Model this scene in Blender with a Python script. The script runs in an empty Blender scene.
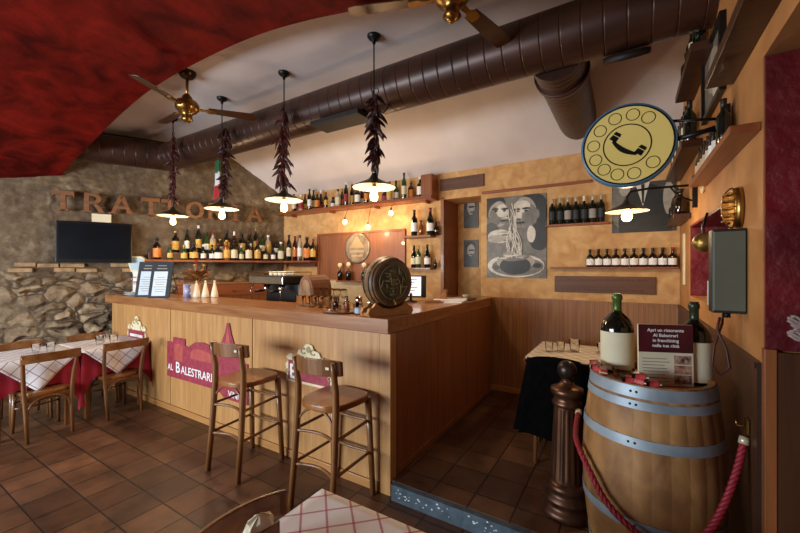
import bpy, math, random
from mathutils import Matrix, Vector, noise
R = math.radians
PI = math.pi
random.seed(7)
SC = bpy.context.scene
COL = SC.collection

# ------------------------------------------------------------------ helpers
def lin(h):
    h = h.lstrip('#')
    out = []
    for i in (0, 2, 4):
        c = int(h[i:i+2], 16) / 255
        out.append(c / 12.92 if c <= .04045 else ((c + .055) / 1.055) ** 2.4)
    return (*out, 1)

class M:
    """collects faces, links them as one mesh object"""
    def __init__(s):
        s.v, s.f, s.m, s.s = [], [], [], []
    def add(s, vs, fs, mi=0, smooth=False, mat=None):
        o = len(s.v)
        for p in vs:
            p = Vector(p)
            s.v.append(mat @ p if mat else p)
        for f in fs:
            s.f.append([o + i for i in f]); s.m.append(mi); s.s.append(smooth)
        return s
    def box(s, x0, x1, y0, y1, z0, z1, mi=0, mat=None):
        vs = [(x, y, z) for z in (z0, z1) for y in (y0, y1) for x in (x0, x1)]
        fs = [(0, 2, 3, 1), (4, 5, 7, 6), (0, 1, 5, 4), (2, 6, 7, 3), (0, 4, 6, 2), (1, 3, 7, 5)]
        return s.add(vs, fs, mi, False, mat)
    def lathe(s, prof, seg=20, mi=0, mat=None, smooth=True, close=True, a0=0, a1=2*PI, sq=None):
        vs, fs = [], []
        full = abs(a1 - a0 - 2*PI) < 1e-6
        n = seg if full else seg + 1
        for r, z in prof:
            for k in range(n):
                a = a0 + (a1 - a0) * k / seg
                rr = r
                vs.append((rr*math.cos(a), rr*math.sin(a), z))
        for i in range(len(prof) - 1):
            for k in range(seg):
                k2 = (k + 1) % n
                fs.append((i*n + k, i*n + k2, (i+1)*n + k2, (i+1)*n + k))
        s.add(vs, fs, mi, smooth, mat)
        if close and full:
            o = len(s.v) - len(vs)
            if prof[0][0] > 1e-5: s.f.append([o + k for k in range(n)][::-1]); s.m.append(mi); s.s.append(False)
            e = o + (len(prof) - 1) * n
            if prof[-1][0] > 1e-5: s.f.append([e + k for k in range(n)]); s.m.append(mi); s.s.append(False)
        return s
    def tube(s, pts, r, seg=10, mi=0, mat=None, flat=None, cap=True):
        """sweep along pts; r number or list; flat=(a,b) scales the section's two axes"""
        P = [Vector(p) for p in pts]; n = len(P)
        rs = r if isinstance(r, (list, tuple)) else [r] * n
        T = []
        for i in range(n):
            t = P[min(i+1, n-1)] - P[max(i-1, 0)]
            T.append(t.normalized())
        ref = Vector((0, 0, 1)) if abs(T[0].z) < .9 else Vector((0, 1, 0))
        u = (ref - T[0] * ref.dot(T[0])).normalized()
        vs, fs = [], []
        for i in range(n):
            u = (u - T[i] * u.dot(T[i])).normalized(); w = T[i].cross(u)
            fa, fb = flat if flat else (1, 1)
            for k in range(seg):
                a = 2*PI*k/seg
                vs.append(P[i] + (u*math.cos(a)*fa + w*math.sin(a)*fb) * rs[i])
        for i in range(n-1):
            for k in range(seg):
                k2 = (k+1) % seg
                fs.append((i*seg+k, i*seg+k2, (i+1)*seg+k2, (i+1)*seg+k))
        s.add(vs, fs, mi, True, mat)
        if cap:
            o = len(s.v) - len(vs)
            s.f.append([o+k for k in range(seg)][::-1]); s.m.append(mi); s.s.append(False)
            s.f.append([o+(n-1)*seg+k for k in range(seg)]); s.m.append(mi); s.s.append(False)
        return s
    def prism(s, poly, y0, y1, mi=0, mat=None, smooth=False):
        """polygon given in x,z extruded along y"""
        n = len(poly)
        area = sum(poly[i][0]*poly[(i+1) % n][1] - poly[(i+1) % n][0]*poly[i][1] for i in range(n))
        if area < 0: poly = poly[::-1]
        vs = [(x, y0, z) for x, z in poly] + [(x, y1, z) for x, z in poly]
        s.add(vs, [list(range(n)), list(range(2*n-1, n-1, -1))], mi, False, mat)
        o = len(s.v) - 2*n
        for i in range(n):
            j = (i+1) % n
            s.f.append([o+i, o+n+i, o+n+j, o+j]); s.m.append(mi); s.s.append(smooth)
        return s
    def slab(s, poly, z0, z1, mi=0, mat=None, smooth=False):
        """polygon given in x,y extruded along z"""
        q = Matrix(((1,0,0,0),(0,0,1,0),(0,-1,0,0),(0,0,0,1)))
        rot = Matrix.Rotation(PI/2, 4, 'X')
        # (x, z) of prism -> (x, y); prism y -> -z
        m = Matrix(((1,0,0,0),(0,0,1,0),(0,1,0,0),(0,0,0,1)))
        n = len(poly)
        area = sum(poly[i][0]*poly[(i+1) % n][1] - poly[(i+1) % n][0]*poly[i][1] for i in range(n))
        if area < 0: poly = poly[::-1]
        vs = [(x, y, z0) for x, y in poly] + [(x, y, z1) for x, y in poly]
        s.add(vs, [list(range(n))[::-1], list(range(n, 2*n))], mi, False, mat)
        o = len(s.v) - 2*n
        for i in range(n):
            j = (i+1) % n
            s.f.append([o+i, o+j, o+n+j, o+n+i]); s.m.append(mi); s.s.append(smooth)
        return s
    def ball(s, c, r, seg=14, rings=8, mi=0, sc=(1, 1, 1), mat=None):
        prof = []
        vs, fs = [], []
        for i in range(rings+1):
            a = -PI/2 + PI*i/rings
            for k in range(seg):
                b = 2*PI*k/seg
                vs.append((c[0]+r*sc[0]*math.cos(a)*math.cos(b), c[1]+r*sc[1]*math.cos(a)*math.sin(b), c[2]+r*sc[2]*math.sin(a)))
        for i in range(rings):
            for k in range(seg):
                k2 = (k+1) % seg
                fs.append((i*seg+k, i*seg+k2, (i+1)*seg+k2, (i+1)*seg+k))
        return s.add(vs, fs, mi, True, mat)
    def mesh(s, name, mats):
        me = bpy.data.meshes.new(name)
        me.from_pydata([tuple(p) for p in s.v], [], s.f)
        for m in (mats if isinstance(mats, (list, tuple)) else [mats]): me.materials.append(m)
        me.polygons.foreach_set('material_index', s.m)
        me.polygons.foreach_set('use_smooth', s.s)
        me.update()
        return me
    def build(s, name, mats, parent=None, loc=(0, 0, 0), rz=0, bevel=0, seg=2):
        return put(name, s.mesh(name, mats), parent, loc, rz, bevel, seg)

def put(name, me, parent=None, loc=(0, 0, 0), rz=0, bevel=0, seg=2):
    o = bpy.data.objects.new(name, me); COL.objects.link(o)
    o.location = loc; o.rotation_euler = (0, 0, rz)
    if parent: o.parent = parent
    if bevel:
        b = o.modifiers.new('bevel', 'BEVEL'); b.width = bevel; b.segments = seg; b.limit_method = 'ANGLE'; b.angle_limit = R(40)
    return o
def tag(o, label, cat, group=None):
    o['label'] = label; o['category'] = cat
    if group: o['group'] = group
    return o
def thing(name, label, cat, loc=(0, 0, 0), rz=0, group=None):
    o = bpy.data.objects.new(name, None); COL.objects.link(o)
    o.empty_display_size = .05
    o.location = loc; o.rotation_euler = (0, 0, rz)
    return tag(o, label, cat, group)
def struct(o):
    o['kind'] = 'structure'; return o
def dup(root, loc, rz, label, group=None):
    def cp(o, par):
        c = o.copy(); COL.objects.link(c)
        if par: c.parent = par
        for ch in list(o.children): cp(ch, c)
        return c
    r = cp(root, None); r.location = loc; r.rotation_euler = (0, 0, rz); r['label'] = label
    if group: r['group'] = group
    return r
def Tr(x, y, z): return Matrix.Translation((x, y, z))
def Rx(a): return Matrix.Rotation(R(a), 4, 'X')
def Ry(a): return Matrix.Rotation(R(a), 4, 'Y')
def Rz(a): return Matrix.Rotation(R(a), 4, 'Z')
def text(body, size, ext=.001, align='LEFT', bold=0.0):
    """lettering standing in the xz plane, read from -y"""
    cu = bpy.data.curves.new('lettering', 'FONT'); cu.body = body; cu.size = size; cu.extrude = ext
    cu.align_x = align; cu.offset = bold; cu.resolution_u = 3; cu.space_line = 1.05
    ob = bpy.data.objects.new('lettering', cu); COL.objects.link(ob)
    dg = bpy.context.evaluated_depsgraph_get()
    me = bpy.data.meshes.new_from_object(ob.evaluated_get(dg))
    bpy.data.objects.remove(ob); bpy.data.curves.remove(cu)
    me.transform(Matrix.Rotation(PI/2, 4, 'X'))
    return me
def put_text(parent, body, size, loc, m, align='LEFT', bold=0, ext=.001, tilt=None):
    me = text(body, size, ext, align, bold)
    if tilt: me.transform(tilt)
    me.materials.clear(); me.materials.append(m)
    return put('lettering', me, parent, loc)

ORD = ['first','second','third','fourth','fifth','sixth','seventh','eighth','ninth','tenth','eleventh','twelfth','thirteenth','fourteenth','fifteenth','sixteenth','seventeenth','eighteenth','nineteenth','twentieth']

# ------------------------------------------------------------------ materials
def surf(name, c1, c2=None, scale=(4, 4, 4), detail=5, rough=.5, bump=0, metal=0, lo=.35, hi=.65, coat=0, spec=.5, dist=0, bscale=None, rvar=0):
    m = bpy.data.materials.new(name); m.use_nodes = True
    nt = m.node_tree; b = nt.nodes['Principled BSDF']
    b.inputs['Roughness'].default_value = rough; b.inputs['Metallic'].default_value = metal
    b.inputs['Coat Weight'].default_value = coat; b.inputs['Specular IOR Level'].default_value = spec
    b.inputs['Base Color'].default_value = lin(c1)
    tc = nt.nodes.new('ShaderNodeTexCoord'); mp = nt.nodes.new('ShaderNodeMapping')
    mp.inputs['Scale'].default_value = scale
    nt.links.new(tc.outputs['Object'], mp.inputs[0])
    nz = nt.nodes.new('ShaderNodeTexNoise'); nz.inputs['Scale'].default_value = 1; nz.inputs['Detail'].default_value = detail
    nz.inputs['Distortion'].default_value = dist
    nt.links.new(mp.outputs[0], nz.inputs['Vector'])
    rp = nt.nodes.new('ShaderNodeValToRGB')
    rp.color_ramp.elements[0].position = lo; rp.color_ramp.elements[1].position = hi
    rp.color_ramp.elements[0].color = lin(c1); rp.color_ramp.elements[1].color = lin(c2 or c1)
    nt.links.new(nz.outputs['Fac'], rp.inputs[0]); nt.links.new(rp.outputs[0], b.inputs['Base Color'])
    if rvar:
        mr = nt.nodes.new('ShaderNodeMapRange'); mr.inputs['To Min'].default_value = rough - rvar; mr.inputs['To Max'].default_value = rough + rvar
        nt.links.new(nz.outputs['Fac'], mr.inputs[0]); nt.links.new(mr.outputs[0], b.inputs['Roughness'])
    if bump:
        bp = nt.nodes.new('ShaderNodeBump'); bp.inputs['Strength'].default_value = bump; bp.inputs['Distance'].default_value = .02
        src = nz
        if bscale:
            src = nt.nodes.new('ShaderNodeTexNoise'); src.inputs['Scale'].default_value = bscale; src.inputs['Detail'].default_value = 6
            nt.links.new(tc.outputs['Object'], src.inputs['Vector'])
        nt.links.new(src.outputs['Fac'], bp.inputs['Height']); nt.links.new(bp.outputs[0], b.inputs['Normal'])
    return m
def wood(name, c1, c2, axis='z', fine=40, rough=.42, coat=.15, bump=.05):
    sc = {'x': (1.6, fine, fine), 'y': (fine, 1.6, fine), 'z': (fine, fine, 1.6)}[axis]
    return surf(name, c1, c2, sc, 4, rough, bump, lo=.3, hi=.72, coat=coat, dist=.6)
def glow(name, c, e):
    m = bpy.data.materials.new(name); m.use_nodes = True
    b = m.node_tree.nodes['Principled BSDF']; b.inputs['Base Color'].default_value = lin(c)
    b.inputs['Emission Color'].default_value = lin(c); b.inputs['Emission Strength'].default_value = e
    return m
def glassy(name, c, rough=.03):
    m = bpy.data.materials.new(name); m.use_nodes = True
    b = m.node_tree.nodes['Principled BSDF']; b.inputs['Base Color'].default_value = lin(c)
    b.inputs['Transmission Weight'].default_value = 1; b.inputs['Roughness'].default_value = rough; b.inputs['IOR'].default_value = 1.07
    return m

# ---- stone wall
def stone_mat():
    m = surf('old_stone', '#6a523c', '#a48d6e', (1.3, 1.3, 1.3), 8, .85, .9, lo=.3, hi=.7, bscale=9)
    nt = m.node_tree; b = nt.nodes['Principled BSDF']
    rp = next(n for n in nt.nodes if n.type == 'VALTORGB')
    tc = next(n for n in nt.nodes if n.type == 'TEX_COORD')
    n2 = nt.nodes.new('ShaderNodeTexNoise'); n2.inputs['Scale'].default_value = 7; n2.inputs['Detail'].default_value = 9; n2.inputs['Roughness'].default_value = .7
    nt.links.new(tc.outputs['Object'], n2.inputs['Vector'])
    r2 = nt.nodes.new('ShaderNodeValToRGB')
    r2.color_ramp.elements[0].position = .3; r2.color_ramp.elements[0].color = lin('#4a3526')
    r2.color_ramp.elements[1].position = .7; r2.color_ramp.elements[1].color = lin('#c9b48e')
    e = r2.color_ramp.elements.new(.5); e.color = lin('#8d7150')
    nt.links.new(n2.outputs['Fac'], r2.inputs[0])
    mx = nt.nodes.new('ShaderNodeMix'); mx.data_type = 'RGBA'; mx.inputs[0].default_value = .55
    nt.links.new(rp.outputs[0], mx.inputs[6]); nt.links.new(r2.outputs[0], mx.inputs[7])
    # rubble joints: crevice shade put into the mortar colour along warped cell edges, only where the masonry is bare (mesh attribute 'rubble')
    N, Lk = nt.nodes.new, nt.links.new
    wz = N('ShaderNodeTexNoise'); wz.inputs['Scale'].default_value = 2.3; wz.inputs['Detail'].default_value = 3; wz.inputs['Roughness'].default_value = .45
    Lk(tc.outputs['Object'], wz.inputs['Vector'])
    ad = N('ShaderNodeMix'); ad.data_type = 'RGBA'; ad.blend_type = 'LINEAR_LIGHT'; ad.inputs[0].default_value = .16
    Lk(tc.outputs['Object'], ad.inputs[6]); Lk(wz.outputs['Color'], ad.inputs[7])
    mp2 = N('ShaderNodeMapping'); mp2.inputs['Scale'].default_value = (3.4, 3.4, 6.0); Lk(ad.outputs[2], mp2.inputs[0])
    ve = N('ShaderNodeTexVoronoi'); ve.feature = 'DISTANCE_TO_EDGE'; ve.inputs['Scale'].default_value = 1; Lk(mp2.outputs[0], ve.inputs['Vector'])
    vc = N('ShaderNodeTexVoronoi'); vc.inputs['Scale'].default_value = 1; Lk(mp2.outputs[0], vc.inputs['Vector'])
    am = N('ShaderNodeAttribute'); am.attribute_name = 'rubble'
    ck_ = N('ShaderNodeMapRange'); ck_.interpolation_type = 'SMOOTHSTEP'; ck_.inputs['From Min'].default_value = .01; ck_.inputs['From Max'].default_value = .075
    ck_.inputs['To Min'].default_value = 1; ck_.inputs['To Max'].default_value = 0
    Lk(ve.outputs['Distance'], ck_.inputs[0])
    k = N('ShaderNodeMath'); k.operation = 'MULTIPLY'; Lk(ck_.outputs[0], k.inputs[0]); Lk(am.outputs['Fac'], k.inputs[1])
    hs_ = N('ShaderNodeHueSaturation'); hs_.inputs['Saturation'].default_value = 1.0
    vr = N('ShaderNodeMapRange'); vr.inputs['To Min'].default_value = .72; vr.inputs['To Max'].default_value = 1.3
    sx = N('ShaderNodeSeparateColor'); Lk(vc.outputs['Color'], sx.inputs[0]); Lk(sx.outputs[0], vr.inputs[0])
    vm = N('ShaderNodeMix'); vm.inputs[2].default_value = .52; Lk(am.outputs['Fac'], vm.inputs[0]); Lk(vr.outputs[0], vm.inputs[3])
    Lk(vm.outputs[0], hs_.inputs['Value']); Lk(mx.outputs[2], hs_.inputs['Color'])
    m3 = N('ShaderNodeMix'); m3.data_type = 'RGBA'; m3.inputs[7].default_value = lin('#413122')
    Lk(k.outputs[0], m3.inputs[0]); Lk(hs_.outputs[0], m3.inputs[6]); Lk(m3.outputs[2], b.inputs['Base Color'])
    bp0 = next(n for n in nt.nodes if n.type == 'BUMP')
    hb = N('ShaderNodeMapRange'); hb.interpolation_type = 'SMOOTHSTEP'; hb.inputs['From Max'].default_value = .28; Lk(ve.outputs['Distance'], hb.inputs[0])
    hm = N('ShaderNodeMath'); hm.operation = 'MULTIPLY'; Lk(hb.outputs[0], hm.inputs[0]); Lk(am.outputs['Fac'], hm.inputs[1])
    bp2 = N('ShaderNodeBump'); bp2.inputs['Strength'].default_value = 1; bp2.inputs['Distance'].default_value = .06
    Lk(hm.outputs[0], bp2.inputs['Height']); Lk(bp0.outputs[0], bp2.inputs['Normal']); Lk(bp2.outputs[0], b.inputs['Normal'])
    return m
def tile_mat():
    m = bpy.data.materials.new('terracotta_tiles'); m.use_nodes = True
    nt = m.node_tree; b = nt.nodes['Principled BSDF']
    tc = nt.nodes.new('ShaderNodeTexCoord')
    br = nt.nodes.new('ShaderNodeTexBrick'); br.offset = 0; br.inputs['Scale'].default_value = 1
    br.inputs['Brick Width'].default_value = .27; br.inputs['Row Height'].default_value = .27
    br.inputs['Mortar Size'].default_value = .006; br.inputs['Mortar Smooth'].default_value = .3
    br.inputs['Color1'].default_value = lin('#7a5236'); br.inputs['Color2'].default_value = lin('#573621'); br.inputs['Mortar'].default_value = lin('#261a12')
    mp = nt.nodes.new('ShaderNodeMapping'); mp.inputs['Location'].default_value = (.07, .03, 0)
    nt.links.new(tc.outputs['Object'], mp.inputs[0]); nt.links.new(mp.outputs[0], br.inputs['Vector'])
    nz = nt.nodes.new('ShaderNodeTexNoise'); nz.inputs['Scale'].default_value = 3.2; nz.inputs['Detail'].default_value = 8; nz.inputs['Roughness'].default_value = .65
    nt.links.new(tc.outputs['Object'], nz.inputs['Vector'])
    rp = nt.nodes.new('ShaderNodeValToRGB'); rp.color_ramp.elements[0].position = .3; rp.color_ramp.elements[0].color = lin('#7a7068')
    rp.color_ramp.elements[1].position = .7; rp.color_ramp.elements[1].color = (1.25, 1.2, 1.1, 1)
    nt.links.new(nz.outputs['Fac'], rp.inputs[0])
    mx = nt.nodes.new('ShaderNodeMix'); mx.data_type = 'RGBA'; mx.blend_type = 'MULTIPLY'; mx.inputs[0].default_value = .85
    nt.links.new(br.outputs['Color'], mx.inputs[6]); nt.links.new(rp.outputs[0], mx.inputs[7])
    nt.links.new(mx.outputs[2], b.inputs['Base Color'])
    mr = nt.nodes.new('ShaderNodeMapRange'); mr.inputs['To Min'].default_value = .28; mr.inputs['To Max'].default_value = .62
    nt.links.new(nz.outputs['Fac'], mr.inputs[0]); nt.links.new(mr.outputs[0], b.inputs['Roughness'])
    bp = nt.nodes.new('ShaderNodeBump'); bp.inputs['Strength'].default_value = .5; bp.inputs['Distance'].default_value = .006
    ma = nt.nodes.new('ShaderNodeMath'); ma.operation = 'MULTIPLY_ADD'; ma.inputs[1].default_value = -1
    nt.links.new(br.outputs['Fac'], ma.inputs[0]); nt.links.new(nz.outputs['Fac'], ma.inputs[2])
    nt.links.new(ma.outputs[0], bp.inputs['Height']); nt.links.new(bp.outputs[0], b.inputs['Normal'])
    return m
def check_mat(name, line, line2, base='#f0eef0', s=.09, w=.09):
    m = bpy.data.materials.new(name); m.use_nodes = True
    nt = m.node_tree; b = nt.nodes['Principled BSDF']; b.inputs['Roughness'].default_value = .9
    uv = nt.nodes.new('ShaderNodeUVMap'); uv.uv_map = 'cloth'
    sp = nt.nodes.new('ShaderNodeSeparateXYZ'); nt.links.new(uv.outputs[0], sp.inputs[0])
    col = None
    prev = None
    for ax, c in ((0, line), (1, line2)):
        d = nt.nodes.new('ShaderNodeMath'); d.operation = 'DIVIDE'; d.inputs[1].default_value = s
        nt.links.new(sp.outputs[ax], d.inputs[0])
        fr = nt.nodes.new('ShaderNodeMath'); fr.operation = 'FRACT'; nt.links.new(d.outputs[0], fr.inputs[0])
        lt = nt.nodes.new('ShaderNodeMath'); lt.operation = 'LESS_THAN'; lt.inputs[1].default_value = w; nt.links.new(fr.outputs[0], lt.inputs[0])
        sc = nt.nodes.new('ShaderNodeMath'); sc.operation = 'MULTIPLY'; sc.inputs[1].default_value = .75; nt.links.new(lt.outputs[0], sc.inputs[0])
        mx = nt.nodes.new('ShaderNodeMix'); mx.data_type = 'RGBA'
        nt.links.new(sc.outputs[0], mx.inputs[0])
        if prev: nt.links.new(prev.outputs[2], mx.inputs[6])
        else: mx.inputs[6].default_value = lin(base)
        mx.inputs[7].default_value = lin(c); prev = mx
    nt.links.new(prev.outputs[2], b.inputs['Base Color'])
    return m
def board_mat(name, c1, c2, axis, pitch, dark='#3a2112', rough=.5):
    """vertical boards: grain along z with thin dark joints every pitch along axis"""
    m = wood(name, c1, c2, 'z', 30, rough, .1)
    nt = m.node_tree; b = nt.nodes['Principled BSDF']
    rp = next(n for n in nt.nodes if n.type == 'VALTORGB'); tc = next(n for n in nt.nodes if n.type == 'TEX_COORD')
    sp = nt.nodes.new('ShaderNodeSeparateXYZ'); nt.links.new(tc.outputs['Object'], sp.inputs[0])
    d = nt.nodes.new('ShaderNodeMath'); d.operation = 'DIVIDE'; d.inputs[1].default_value = pitch; nt.links.new(sp.outputs['xyz'.index(axis)], d.inputs[0])
    fr = nt.nodes.new('ShaderNodeMath'); fr.operation = 'FRACT'; nt.links.new(d.outputs[0], fr.inputs[0])
    lt = nt.nodes.new('ShaderNodeMath'); lt.operation = 'LESS_THAN'; lt.inputs[1].default_value = .06; nt.links.new(fr.outputs[0], lt.inputs[0])
    mx = nt.nodes.new('ShaderNodeMix'); mx.data_type = 'RGBA'; nt.links.new(lt.outputs[0], mx.inputs[0])
    nt.links.new(rp.outputs[0], mx.inputs[6]); mx.inputs[7].default_value = lin(dark)
    nt.links.new(mx.outputs[2], b.inputs['Base Color'])
    return m

STONE = stone_mat()
BRICK = surf('pale_brick', '#8a6a45', '#b3936a', (9, 9, 9), 5, .85, .4)
TILE = tile_mat()
RED = surf('red_plaster', '#3f0805', '#7c1a10', (2.6, 2.6, 2.6), 10, .75, 1.0, lo=.3, hi=.72, bscale=5, dist=1.2, spec=.08)
REDDK = surf('dark_red_plaster', '#560c12', '#741519', (4, 4, 4), 7, .5, .8, bscale=12)
CEIL = surf('beige_ceiling_paint', '#e6dad4', '#d2c5be', (1.1, 1.1, 1.1), 5, .85, .05, bscale=6)
YEL = surf('ochre_sponged_plaster', '#b98650', '#d8ad73', (7, 7, 7), 7, .75, .25, lo=.3, hi=.7, dist=.8, bscale=14)
ORANGE = surf('orange_plaster', '#a06c3a', '#b9824a', (4, 4, 4), 6, .75, .2)
PINE = wood('varnished_pine', '#ad7a45', '#c9975c', 'z', 26, .42, .2)
PINEX = wood('pine_rail', '#a9713c', '#c18c50', 'x', 26, .42, .2)
SLAB = wood('reddish_bar_top', '#875029', '#b07846', 'x', 22, .3, .35)
SLABY = wood('reddish_bar_top_side', '#875029', '#b07846', 'y', 22, .3, .35)
BROWN = wood('brown_panel', '#7a4522', '#95582d', 'z', 26, .45, .15)
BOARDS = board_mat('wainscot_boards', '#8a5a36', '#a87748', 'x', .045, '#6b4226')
BOARDSY = board_mat('wainscot_boards_side_shaded', '#3f2413', '#553219', 'y', .045, '#2c190d')  # darkened for the unlit right wall, shade put into the wood colour
STOOLW = wood('worn_beech', '#6c4220', '#8c5c2f', 'z', 24, .38, .25)
SEATW = wood('stool_seat_wood', '#7e4a22', '#a2672f', 'y', 22, .33, .3)
CHAIRW = wood('chair_beech', '#5d3719', '#7f5229', 'z', 24, .35, .3)
RAILW = wood('chair_rail_wood', '#6c3f1d', '#92602f', 'y', 20, .32, .35)
DKWOOD = wood('dark_shelf_wood', '#4a2613', '#643519', 'x', 26, .45, .1)
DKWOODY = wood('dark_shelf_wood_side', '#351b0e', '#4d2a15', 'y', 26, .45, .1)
SHELFW = wood('red_brown_shelf', '#7d3f1f', '#97522b', 'x', 26, .4, .15)
SIGNW = wood('brown_sign_wood', '#52301b', '#6f4426', 'x', 20, .5, .05)
OAK = board_mat('barrel_oak', '#96683a', '#b08049', 'x', .075, '#6a4524', .6)
OAKD = wood('old_cask_oak', '#5f4024', '#855e36', 'x', 18, .55, .05)
HOOP = surf('galvanised_hoop', '#8b99a2', '#a6b3ba', (8, 8, 8), 4, .5, 0, metal=.35)
DUCT = surf('bronze_painted_duct', '#3a241b', '#4b2e22', (2, 6, 6), 4, .36, 0, metal=.3, spec=.5)
DUCTD = surf('dark_duct_mouth', '#150d0a', '#1c120d', rough=.6)
BLACK = surf('black_metal', '#14110f', '#1c1816', rough=.4, metal=.4)
BLKPLA = surf('black_plastic', '#0c0c0d', '#121214', rough=.3)
SCREEN = surf('tv_screen', '#05090d', '#071018', rough=.3, spec=.35)
BRONZE = surf('bronze_bollard', '#4a3022', '#6d4a35', (14, 14, 3), 5, .36, 0, metal=.75)
BRASS = surf('aged_brass', '#8a642e', '#b58d4c', (10, 10, 10), 4, .28, 0, metal=.95)
FANBL = wood('fan_blade_wood', '#3a2010', '#553118', 'x', 20, .3, .3)
ENAMEL = surf('white_enamel', '#d8d2c4', '#e0dacb', rough=.4)
LINING = surf('grey_shade_lining', '#8f897a', '#9a9484', rough=.5)  # grey set low so the lining stays below white under the bulb
SHADEG = surf('dark_green_enamel', '#26261c', '#32301f', rough=.35)
BULB = glow('lit_bulb', '#ffcf8a', 7)
BULBS = glow('small_lit_bulb', '#ffca80', 6)
CHILI = surf('dried_chili', '#2e100c', '#4c1812', (30, 30, 30), 3, .35, 0)
CHILID = surf('dark_dried_chili', '#220c09', '#3a120d', (30, 30, 30), 3, .35, 0)
STRING = surf('brown_string', '#3b2a1b', '#4d3824', rough=.9)
FLAGG = surf('green_cloth', '#1f5a34', '#246a3c', rough=.9)
FLAGW = surf('white_cloth', '#d8d4cc', '#e2ded6', rough=.9)
FLAGR = surf('red_cloth', '#a8232a', '#b82a30', rough=.9)
REDCL = surf('crimson_tablecloth', '#8f1526', '#a61c30', (6, 6, 6), 3, .85)
CHECK = check_mat('checked_cloth_brown', '#7b5a52', '#8d6a60')
CHECKR = check_mat('checked_cloth_red', '#b8526a', '#b8526a', '#f6f6fa')
CHECKW = check_mat('checked_cloth_warm', '#8a5a3c', '#9a6a48', '#e2d6c2')
SIGNRED = surf('crimson_print', '#8c2433', '#a43a4a', (20, 20, 20), 4, .6)
CREAM = surf('cream_print', '#d9cba2', '#e6dab4', (16, 16, 16), 3, .6)
CREAML = surf('cream_paper', '#d9cfae', '#e4dbbd', (5, 5, 5), 3, .7)
WHITE = surf('white_print', '#efece6', '#f5f2ec', rough=.7)
GREYP = surf('grey_print', '#8a867f', '#9b978f', rough=.7)
BLUE = surf('pale_blue_print', '#a9c4d4', '#b9d2e0', rough=.6)
SLATE = surf('dark_menu_board', '#1a2026', '#222a32', rough=.6)
YSIGN = surf('yellow_sign_enamel', '#f3da80', '#ead070', (3, 3, 3), 4, .4)
BLUERIM = surf('blue_sign_rim', '#3f6a8a', '#4d7a98', rough=.4)
GREYBOX = surf('grey_painted_metal', '#565a4c', '#606454', (3, 3, 3), 3, .5)
GREYDK = surf('dark_grey_trim', '#1d1d1b', '#242422', rough=.5)
COAT = surf('black_coat_cloth', '#060506', '#0a0909', (20, 20, 20), 3, 1, .2, spec=.05)
ROPE = surf('crimson_rope', '#7d1420', '#971c2a', (60, 60, 60), 3, .6)
CHROME = surf('chrome', '#c8c4bc', '#d6d2ca', rough=.15, metal=1)
CLEAR = glassy('clear_glass', '#f7f7f5')
SMOKE = glassy('frosted_lamp_glass', '#f3d9a0', .25)
AMBER = surf('amber_glass', '#7a3d12', '#93501b', rough=.12, coat=.5)
GDARK = surf('dark_green_glass', '#0b120c', '#101a11', rough=.1, coat=.5)
GBRN = surf('dark_brown_glass', '#160c07', '#22120a', rough=.1, coat=.5)
GGRN = surf('green_glass', '#24401c', '#2e4f22', rough=.1, coat=.5)
GWINE = surf('red_wine_glass', '#34090e', '#460d14', rough=.12, coat=.5)
GPALE = surf('pale_glass', '#a89a86', '#bdb09b', rough=.12, coat=.5)
GOLDL = surf('gold_label', '#c79a3c', '#d8b058', (30, 30, 30), 2, .5)
ORANL = surf('orange_label', '#c9702b', '#d9893f', (30, 30, 30), 2, .6)
CAPR = surf('red_capsule', '#7d1c1a', '#8e2420', rough=.4)
CAPG = surf('gold_capsule', '#b08a3c', '#c39c4e', rough=.35, metal=.6)
CAPB = surf('black_capsule', '#0f0d0c', '#161412', rough=.4)
STEPM = surf('grey_blue_stone_step', '#38454e', '#5a6a73', (14, 14, 14), 8, .5, .3, lo=.3, hi=.8)
STEPE = surf('white_chip', '#cfd3d4', '#dfe2e2', rough=.7)

# ------------------------------------------------------------------ camera
cam = bpy.data.cameras.new('camera'); cam.sensor_width = 36; cam.lens = 36*368/800; cam.shift_y = 1.5/800
cam.clip_start = .05
co = bpy.data.objects.new('camera', cam); COL.objects.link(co)
YAW = math.atan2(228, 368)
co.location = (0, 0, 1.65); co.rotation_euler = (PI/2, 0, YAW)
SC.camera = co

# ------------------------------------------------------------------ setting
BW = 4.607          # back wall
RW = .44            # right wall
FH = .115           # raised floor
COR = Vector((-5.27, 4.607, 0)); DL = Vector((-.449, -.8935, 0)); NL = Vector((.8935, -.449, 0))
LRZ = math.atan2(.8935, .449)
RRZ = -PI/2
def lw(t, off, z): return COR + DL*t + NL*off + Vector((0, 0, z))

struct(M().box(-9.6, 2.2, -3.2, 6.2, -.1, 0).build('floor', TILE))
m = M(); m.box(-1.45, RW + .02, 2.236, BW, .0, FH); m.box(-.23, RW + .02, 1.86, 2.236, 0, FH)
m.box(-2.2, -1.45, 4.5, 5.2, 0, FH)
struct(m.build('floor_raised', TILE))
m = M(); m.box(-1.43, -.23, 2.19, 2.236, 0, FH - .004); m.box(-.26, -.23, 1.84, 2.236, 0, FH - .004); m.box(-.23, RW, 1.83, 1.86, 0, FH - .004)
for k in range(46):
    u = random.random() ** 1.2; x = -1.40 + 1.13*u; z = random.uniform(.035, .1) ; r = random.uniform(.0025, .006)
    m.prism([(x + r*1.4*math.cos(a), z + r*math.sin(a)) for a in (0, 1, 2, 3.2, 4.2, 5.3)], 2.1885, 2.192, 1)
struct(m.build('trim_1', [STEPM, STEPE]))

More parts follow.
